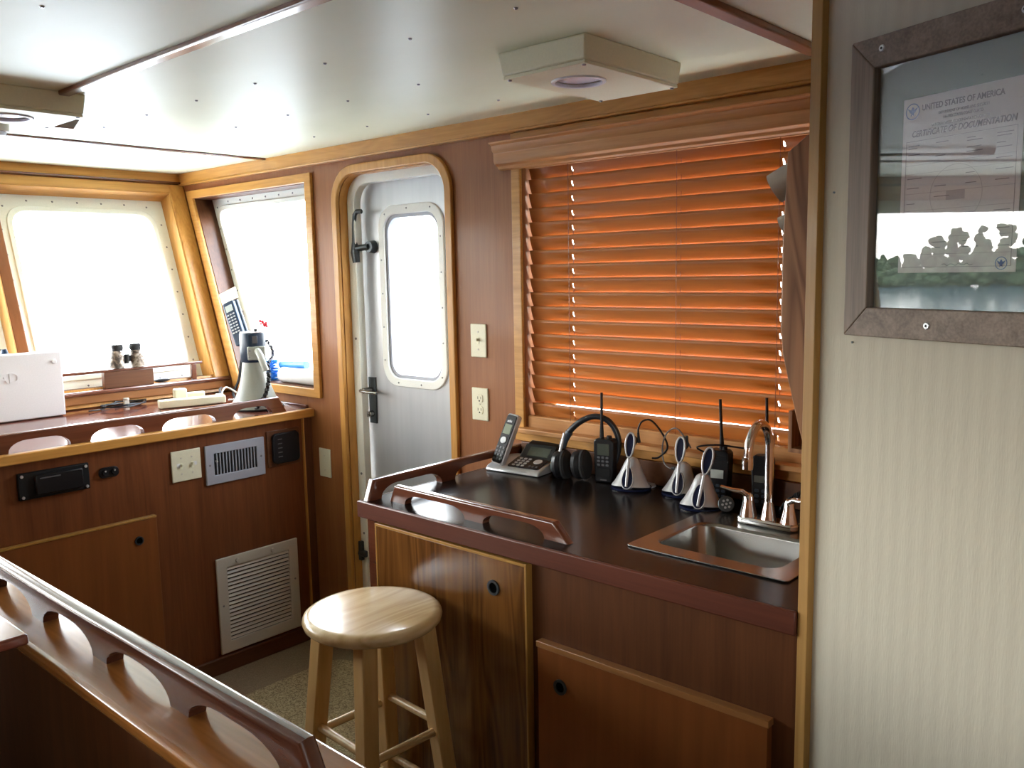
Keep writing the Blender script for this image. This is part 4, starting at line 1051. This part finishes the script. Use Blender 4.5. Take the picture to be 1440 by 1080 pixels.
handheld(2.072, .990, math.radians(10), 'black handheld radio directly behind the faucet spout', 3, (-.010, .150, .004), w=.054, h=.138)
MB().tube([(2.052, 1.135, 1.055), (2.03, 1.16, 1.075), (2.045, 1.11, 1.085), (2.07, 1.06, 1.08), (2.075, 1.03, 1.078)], .0025, 8).done('radio_strap', black, label='thin black strap draped over radio left of faucet', category='strap')

# headset charging stands
def charge_stand(x, y, rz, label, hlean, s=1.0):
    t = thing('charging_stand', label, 'charger', (x, y, ZC), rz, group='silver headset charging stands')
    L = dict(local=True)
    # local: -x faces the room
    MB().loft([((0, 0, 0), (.050*s, .058*s)), ((0, 0, .006), (.051*s, .059*s))], 32, up=(0, 1, 0)).done('foot', navy, t, **L)
    n = 28; b = MB(); rings = []
    for z, rx, ry, ox in ((.006, .057, .049, 0), (.012, .0535, .046, .001), (.022, .046, .040, .003), (.045, .033, .031, .008), (.068, .0235, .023, .011), (.082, .016, .016, .012), (.087, .008, .008, .012)):
        rings.append(((ox, 0, z), (ry, rx)))
    MB().loft([(p, (r[0]*s, r[1]*s)) for p, r in rings], 32, up=(0, 1, 0)).done('shell', silver, t, **L)
    # tail plate behind
    MB().loft([((.035, -.030, 0.0005), (.034, .034)), ((.035, -.030, .005), (.031, .031))], 24).done('tail', silver, t, **L)
    # dark oval recess on the room side, tilted with the shell
    sl_ = V((.030, 0, .066)).normalized()
    nn = V((-sl_.z, 0, sl_.x))
    F = Fr((-.033, 0, .036), (0, -1, 0), sl_, nn)
    el = [(.0145*math.cos(2*PI*k/24)*(1-.25*math.sin(2*PI*k/24)), .031*math.sin(2*PI*k/24)) for k in range(24)]
    MB().prism(el, F, -.012, .0045).done('recess', navy, t, bevel=.001, **L)
    el2 = [(q[0]*1.18, q[1]*1.08) for q in el]
    MB().ring(el2, el, F, -.012, .0052).done('recess_rim', silver, t, bevel=.001, **L)
    return t
def stand_headset(x, y, rz, label, ly):
    """slim headset clipped upright: loop on top, stem down the recess"""
    t = thing('wireless_headset', label, 'headset', (x, y, ZC+.012), rz, group='slim headsets on their charging stands')
    L = dict(local=True)
    tip = V((-.050, 0, .004)); mid = V((-.022, ly*.5, .078)); top = V((.002, ly, .150))
    MB().loft([(p, r) for p, r in ((tip, (.0035, .003)), (tip.lerp(mid, .4), (.0042, .0032)), (mid, (.0048, .0038)))], 12).done('boom', silver, t, **L)
    ax_ = (top-mid).normalized(); sd_ = V((0, -1, 0)); sd_ = (sd_-ax_*sd_.dot(ax_)).normalized(); nn = sd_.cross(ax_)
    if nn.x > 0: nn = -nn
    F = Fr(mid, sd_, ax_, nn); H_ = (top-mid).length; n = 28
    el = [(.0150*math.cos(2*PI*k/n)*(1+.18*math.sin(2*PI*k/n)), H_/2+H_/2*math.sin(2*PI*k/n)) for k in range(n)]
    el2 = [(q[0]*.66, H_/2+(q[1]-H_/2)*.86) for q in el]
    MB().ring(el, el2, F, -.004, .004).done('loop', silver, t, bevel=.0015, **L)
    MB().prism(el2, F, -.006, .001).done('insert', navy, t, **L)
    c_ = F.P(0, H_*.72, -.010)
    MB().loft([(c_, (.012, .013)), (c_-nn*.014, (.015, .015)), (c_-nn*.020, (.012, .012))], 16).done('ear_pad', blackf, t, **L)
    return t
ST = [(2.030, 1.372, math.radians(18), 0.0), (2.060, 1.222, math.radians(12), .004), (1.972, 1.112, math.radians(18), -.022)]
sl1 = ['beside the black handheld radio', 'half hidden in the middle', 'nearest the sink']
sl2 = ['leftmost', 'behind the one nearest the sink', 'nearest the sink']
for (x, y, rz, ly), a, b2 in zip(ST, sl1, sl2):
    charge_stand(x, y, rz, 'silver charging stand on counter, %s' % a, ly)
    stand_headset(x, y, rz, 'slim silver headset on charging stand, %s' % b2, ly)
def cable(pts, r, label, m=black):
    return MB().tube(pts, r, 8).done('headset_cable', m, label=label, category='cable', group='cables arching over the headset stands')
cable([(2.058, 1.360, 1.060), (2.052, 1.362, 1.098), (2.058, 1.352, 1.122), (2.070, 1.330, 1.125), (2.080, 1.300, 1.090), (2.084, 1.285, 1.05), (2.080, 1.31, 1.02), (2.075, 1.33, 1.015)], .0028, 'dark cable arching up behind the leftmost silver stand')
cable([(2.075, 1.205, 1.06), (2.066, 1.215, 1.085), (2.066, 1.245, 1.112), (2.075, 1.280, 1.095), (2.082, 1.300, 1.055), (2.080, 1.295, 1.01), (2.072, 1.27, .995), (2.078, 1.25, 1.0)], .0022, 'thin grey cable arching behind the middle silver stand', plain('grey_cable', C3(.14, .12, .11), .4))
for (x, y, z), l in (((2.053, 1.361, 1.078), 'left'), ((2.068, 1.212, 1.083), 'middle')):
    MB().loft([((x, y, z-.018), .0042), ((x-.001, y+.001, z+.012), .0036)], 10).done('cable_boot', black, label='black cable sleeve above the %s silver stand' % l, category='cable')
MB().box(2.066, 2.088, 1.225, 1.262, .992, 1.001).done('plug', black, label='small black plug on the backsplash ledge behind stands', category='plug', bevel=.002)
# black corded microphone behind the right faucet handle
t = thing('corded_microphone', 'black microphone with coiled cord behind right faucet handle', 'microphone', (2.0, .80, ZC))
MB().box(1.985, 2.015, .775, .825, ZC, ZC+.062).done('microphone_body', black, t, bevel=.006, seg=3)
pts = []; base = smooth([(2.0, .80, ZC+.062), (2.0, .825, ZC+.08), (2.01, .86, ZC+.068), (2.02, .90, ZC+.035), (2.02, .915, ZC+.012)], 10)
for i, p in enumerate(base):
    for k in range(3): a = 2*PI*(i*3+k)/4.3; pts.append(V(p)+V((.007*math.cos(a), .002, .007*math.sin(a))))
MB().loft([(p, .0024) for p in pts], 6).done('coiled_cord', black, t)

# ------------------------------------------------------------------ stool
STL = thing('bar_stool', 'round pale wood bar stool in front of the galley cabinet', 'stool', (1.278, 1.620, 0), math.radians(0))
L = dict(local=True)
MB().loft([((0, 0, .704), .150), ((0, 0, .708), .160), ((0, 0, .716), .168), ((0, 0, .726), .170), ((0, 0, .734), .167), ((0, 0, .7385), .160), ((0, 0, .740), .150), ((0, 0, .740), .02)], 72).done('seat', pine_y, STL, ang=60, **L)
R0, R1, TH0 = .122, .203, math.radians(42)
def legp(k, z): a = TH0+k*PI/2; r = R1+(R0-R1)*z/.704; return V((r*math.cos(a), r*math.sin(a), z))
for k in range(4):
    MB().loft([(legp(k, 0.0), .028), (legp(k, .706), .030)], 4, caps=True, up=(math.cos(TH0+k*PI/2+.0), math.sin(TH0+k*PI/2+.0), 0)).done('leg', pine, STL, bevel=.004, **L)
for k in range(4):
    for z in ((.22, .425) if k % 2 == 0 else (.26, .443)):
        a, b2 = legp(k, z), legp((k+1) % 4, z)
        MB().cyl(a, b2, .0105, n=14).done('rung', pine_y, STL, **L)

# ------------------------------------------------------------------ foreground half wall with cap and grab rail
HW = thing('stair_half_wall', 'varnished wooden half wall beside the stairwell, lower left', 'half wall', (.545, 1.2, 0))
MB().box(.500, .600, -.4, 3.0, 0, .925).done('wall_panel', mah_z, HW)
MB().box(.478, .622, -.4, 3.015, .923, .9505).done('cap', cap_w, HW, bevel=.010, seg=4)
ff = [(.826+.2655*k, .826+.2655*k+.052) for k in range(9)]
ff = [(.800, .862)]+[(1.090+.2585*k, 1.141+.2585*k) for k in range(8)]
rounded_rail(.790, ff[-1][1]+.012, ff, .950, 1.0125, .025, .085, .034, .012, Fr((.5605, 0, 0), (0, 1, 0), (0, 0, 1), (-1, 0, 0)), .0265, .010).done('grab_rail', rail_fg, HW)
MB().box(-.20, -.16, .10, 1.90, 0, .968).done('stair_light_blocker', mah_z, label='unseen panel added to keep light out of the stairwell', category='panel')  # unseen, added to block light and darken the stairwell side
t = thing('wooden_table', 'varnished wooden board edge by stair wall at lower left', 'table', (.2, 1.6, .95))
MB().box(-.35, .466, 1.470, 2.05, .972, .990).done('table_top', top_red, t, bevel=.005, seg=3)
MB().box(-.14, .45, 1.92, 1.95, .0, .972).done('support_panel', mah_z, t)
# floor mat
MB().prism(rrect(.66, 2.03, 1.95, 2.80, .09), TF, 0, .008).done('floor_mat', matm, label='tan speckled floor mat on the brown carpet by the stool', category='mat', bevel=.002)

# ------------------------------------------------------------------ outside: decks, water, far bank
MB().box(2.20, 3.3, -3, 6.2, -.02, .02).done('deck_side', pvc, **S)
MB().box(3.3, 3.36, -3, 6.2, -.02, .62).done('deck_bulwark', pvc, **S)
MB().box(-3.3, 3.3, 4.2, 8.5, .25, .30).done('deck_fore', pvc, **S)
MB().box(-3.3, -2.22, -3, 6.2, -.02, .02).done('deck_port', pvc, **S)
MB().box(-900, 900, -300, 1500, -2.3, -2.2).done('water_ground', ramp_noise('river_water', [(.3, C3(.03, .06, .09)), (.7, C3(.06, .10, .14))], .6, .12, 6, .35, mscale=(1, 1, 1), bdist=.12), **S)
leafm = ramp_noise('leaves', [(.3, C3(.018, .035, .016)), (.7, C3(.07, .11, .045))], .9, .9, 6)
barkm = plain('bark', C3(.06, .045, .03), .9)
bankm = ramp_noise('bank_grass', [(.3, C3(.05, .07, .03)), (.7, C3(.12, .14, .06))], .3, .95, 4)
MB().box(-260, 10, 150, 300, -2.25, -1.9).done('ground_bank', bankm, **S)
from mathutils import noise as mnoise
def tree(x, y, h, w, label, seed):
    t = thing('tree', label, 'tree', (x, y, -1.9), group='trees on the far river bank')
    MB().loft([((0, 0, 0), w*.05), ((0, 0, h*.5), w*.035)], 8).done('trunk', barkm, t, local=True)
    rnd = random.Random(seed); b = MB()
    for k in range(64):
        a = rnd.random()*2*PI; rr = rnd.random()**.5*w*.44; zz = h*(.06+.86*rnd.random()**1.3); sc_ = w*(.12+.13*rnd.random())*(1.15-.6*zz/h)
        q = bmesh.ops.create_icosphere(b.bm, subdivisions=2, radius=sc_, matrix=Matrix.Translation((rr*math.cos(a)*(1.2-zz/h*.7), rr*math.sin(a)*(1.2-zz/h*.7), zz)))
        for v in q['verts']:
            d_ = mnoise.noise(v.co*1.3+V((seed, 0, 0)))*sc_*.6; v.co += V((rnd.uniform(-1, 1), rnd.uniform(-1, 1), rnd.uniform(-1, 1))).normalized()*abs(d_)
    b.done('crown', leafm, t, local=True, ang=10)
    return t
rnd = random.Random(11)
tl_ = ['low dark tree clump on the far bank', 'tall spreading tree on the far bank']
for k in range(16):
    az = 110.2+k*1.22; R_ = 165+(k % 2)*12
    x, y = 1.4+R_*math.cos(math.radians(az)), .4+R_*math.sin(math.radians(az))
    e = 5.2+rnd.uniform(-.5, .6)
    if az > 119: e = 7.6+rnd.uniform(-.8, .9)
    if 120.3 < az < 124: e = 10.4+rnd.uniform(-.8, 1)
    tree(x, y, e+0.6, 4.6, tl_[e > 9], k)

# ------------------------------------------------------------------ light
w = bpy.data.worlds.new('World'); sc.world = w; w.use_nodes = True
nt = w.node_tree; bg = nt.nodes['Background']
tcw = nt.nodes.new('ShaderNodeTexCoord'); sep = nt.nodes.new('ShaderNodeSeparateXYZ'); cr = nt.nodes.new('ShaderNodeValToRGB')
nt.links.new(tcw.outputs['Generated'], sep.inputs[0]); nt.links.new(sep.outputs['Z'], cr.inputs['Fac'])
cr.color_ramp.elements[0].position = 0; cr.color_ramp.elements[0].color = C3(1.0, 1.0, .93)
cr.color_ramp.elements[1].position = .7; cr.color_ramp.elements[1].color = C3(.72, .84, 1.0)
nt.links.new(cr.outputs['Color'], bg.inputs['Color']); bg.inputs['Strength'].default_value = 9.0
def portal(F, u0, u1, v0, v1, w_):
    l = bpy.data.lights.new('window_portal', 'AREA'); l.shape = 'RECTANGLE'; l.size = abs(u1-u0); l.size_y = abs(v1-v0)*F.b.length
    l.cycles.is_portal = True
    o = bpy.data.objects.new('window_portal', l); COL.objects.link(o)
    x = F.a.normalized(); z = F.n.normalized(); y = z.cross(x).normalized()   # light points along -z (into the room)
    o.matrix_world = Matrix.Translation(F.P((u0+u1)/2, (v0+v1)/2, w_)) @ Matrix((x, y, z)).transposed().to_4x4()
for a, b2 in wins: portal(FW, a, b2, ZB, ZTp, .125)
portal(RW, 3.0, 3.9, 1.08, 1.93, .125); portal(RW, 2.32, 2.63, 1.15, 1.78, .13); portal(RW, .69, 1.85, 1.04, 1.93, .125)
portal(LW, 3.0, 3.9, 1.08, 1.93, .125); [portal(AW, q[0][0], q[1][0], 1.0, 1.85, .10) for q in AFT_FILL_WIN] 

# ------------------------------------------------------------------ camera
yaw, pit, rol, fpx = CAMP = (0.839, -0.128, -0.019, 1218.68)
cam = bpy.data.cameras.new('Camera'); co = bpy.data.objects.new('Camera', cam); COL.objects.link(co)
fw = V((math.sin(yaw)*math.cos(pit), math.cos(yaw)*math.cos(pit), math.sin(pit)))
r = fw.cross(V((0, 0, 1))).normalized(); u = r.cross(fw)
r2 = r*math.cos(rol)+u*math.sin(rol); u2 = -r*math.sin(rol)+u*math.cos(rol)
co.matrix_world = Matrix.Translation((0, 0, 1.55)) @ Matrix((r2, u2, -fw)).transposed().to_4x4()
cam.sensor_width = 36; cam.lens = 36*fpx/1440; cam.clip_start = .02; cam.clip_end = 3000
sc.camera = co
sc.view_settings.view_transform = 'Standard'; sc.view_settings.look = 'None'; sc.view_settings.gamma = 1
sc.view_settings.use_curve_mapping = False
sc.view_settings.exposure = 1.58
sc.cycles.use_denoising = True
sc.cycles.max_bounces = 10; sc.cycles.diffuse_bounces = 6; sc.cycles.transparent_max_bounces = 12
sc.cycles.sample_clamp_indirect = 8
sc.cycles.caustics_reflective = False; sc.cycles.caustics_refractive = False
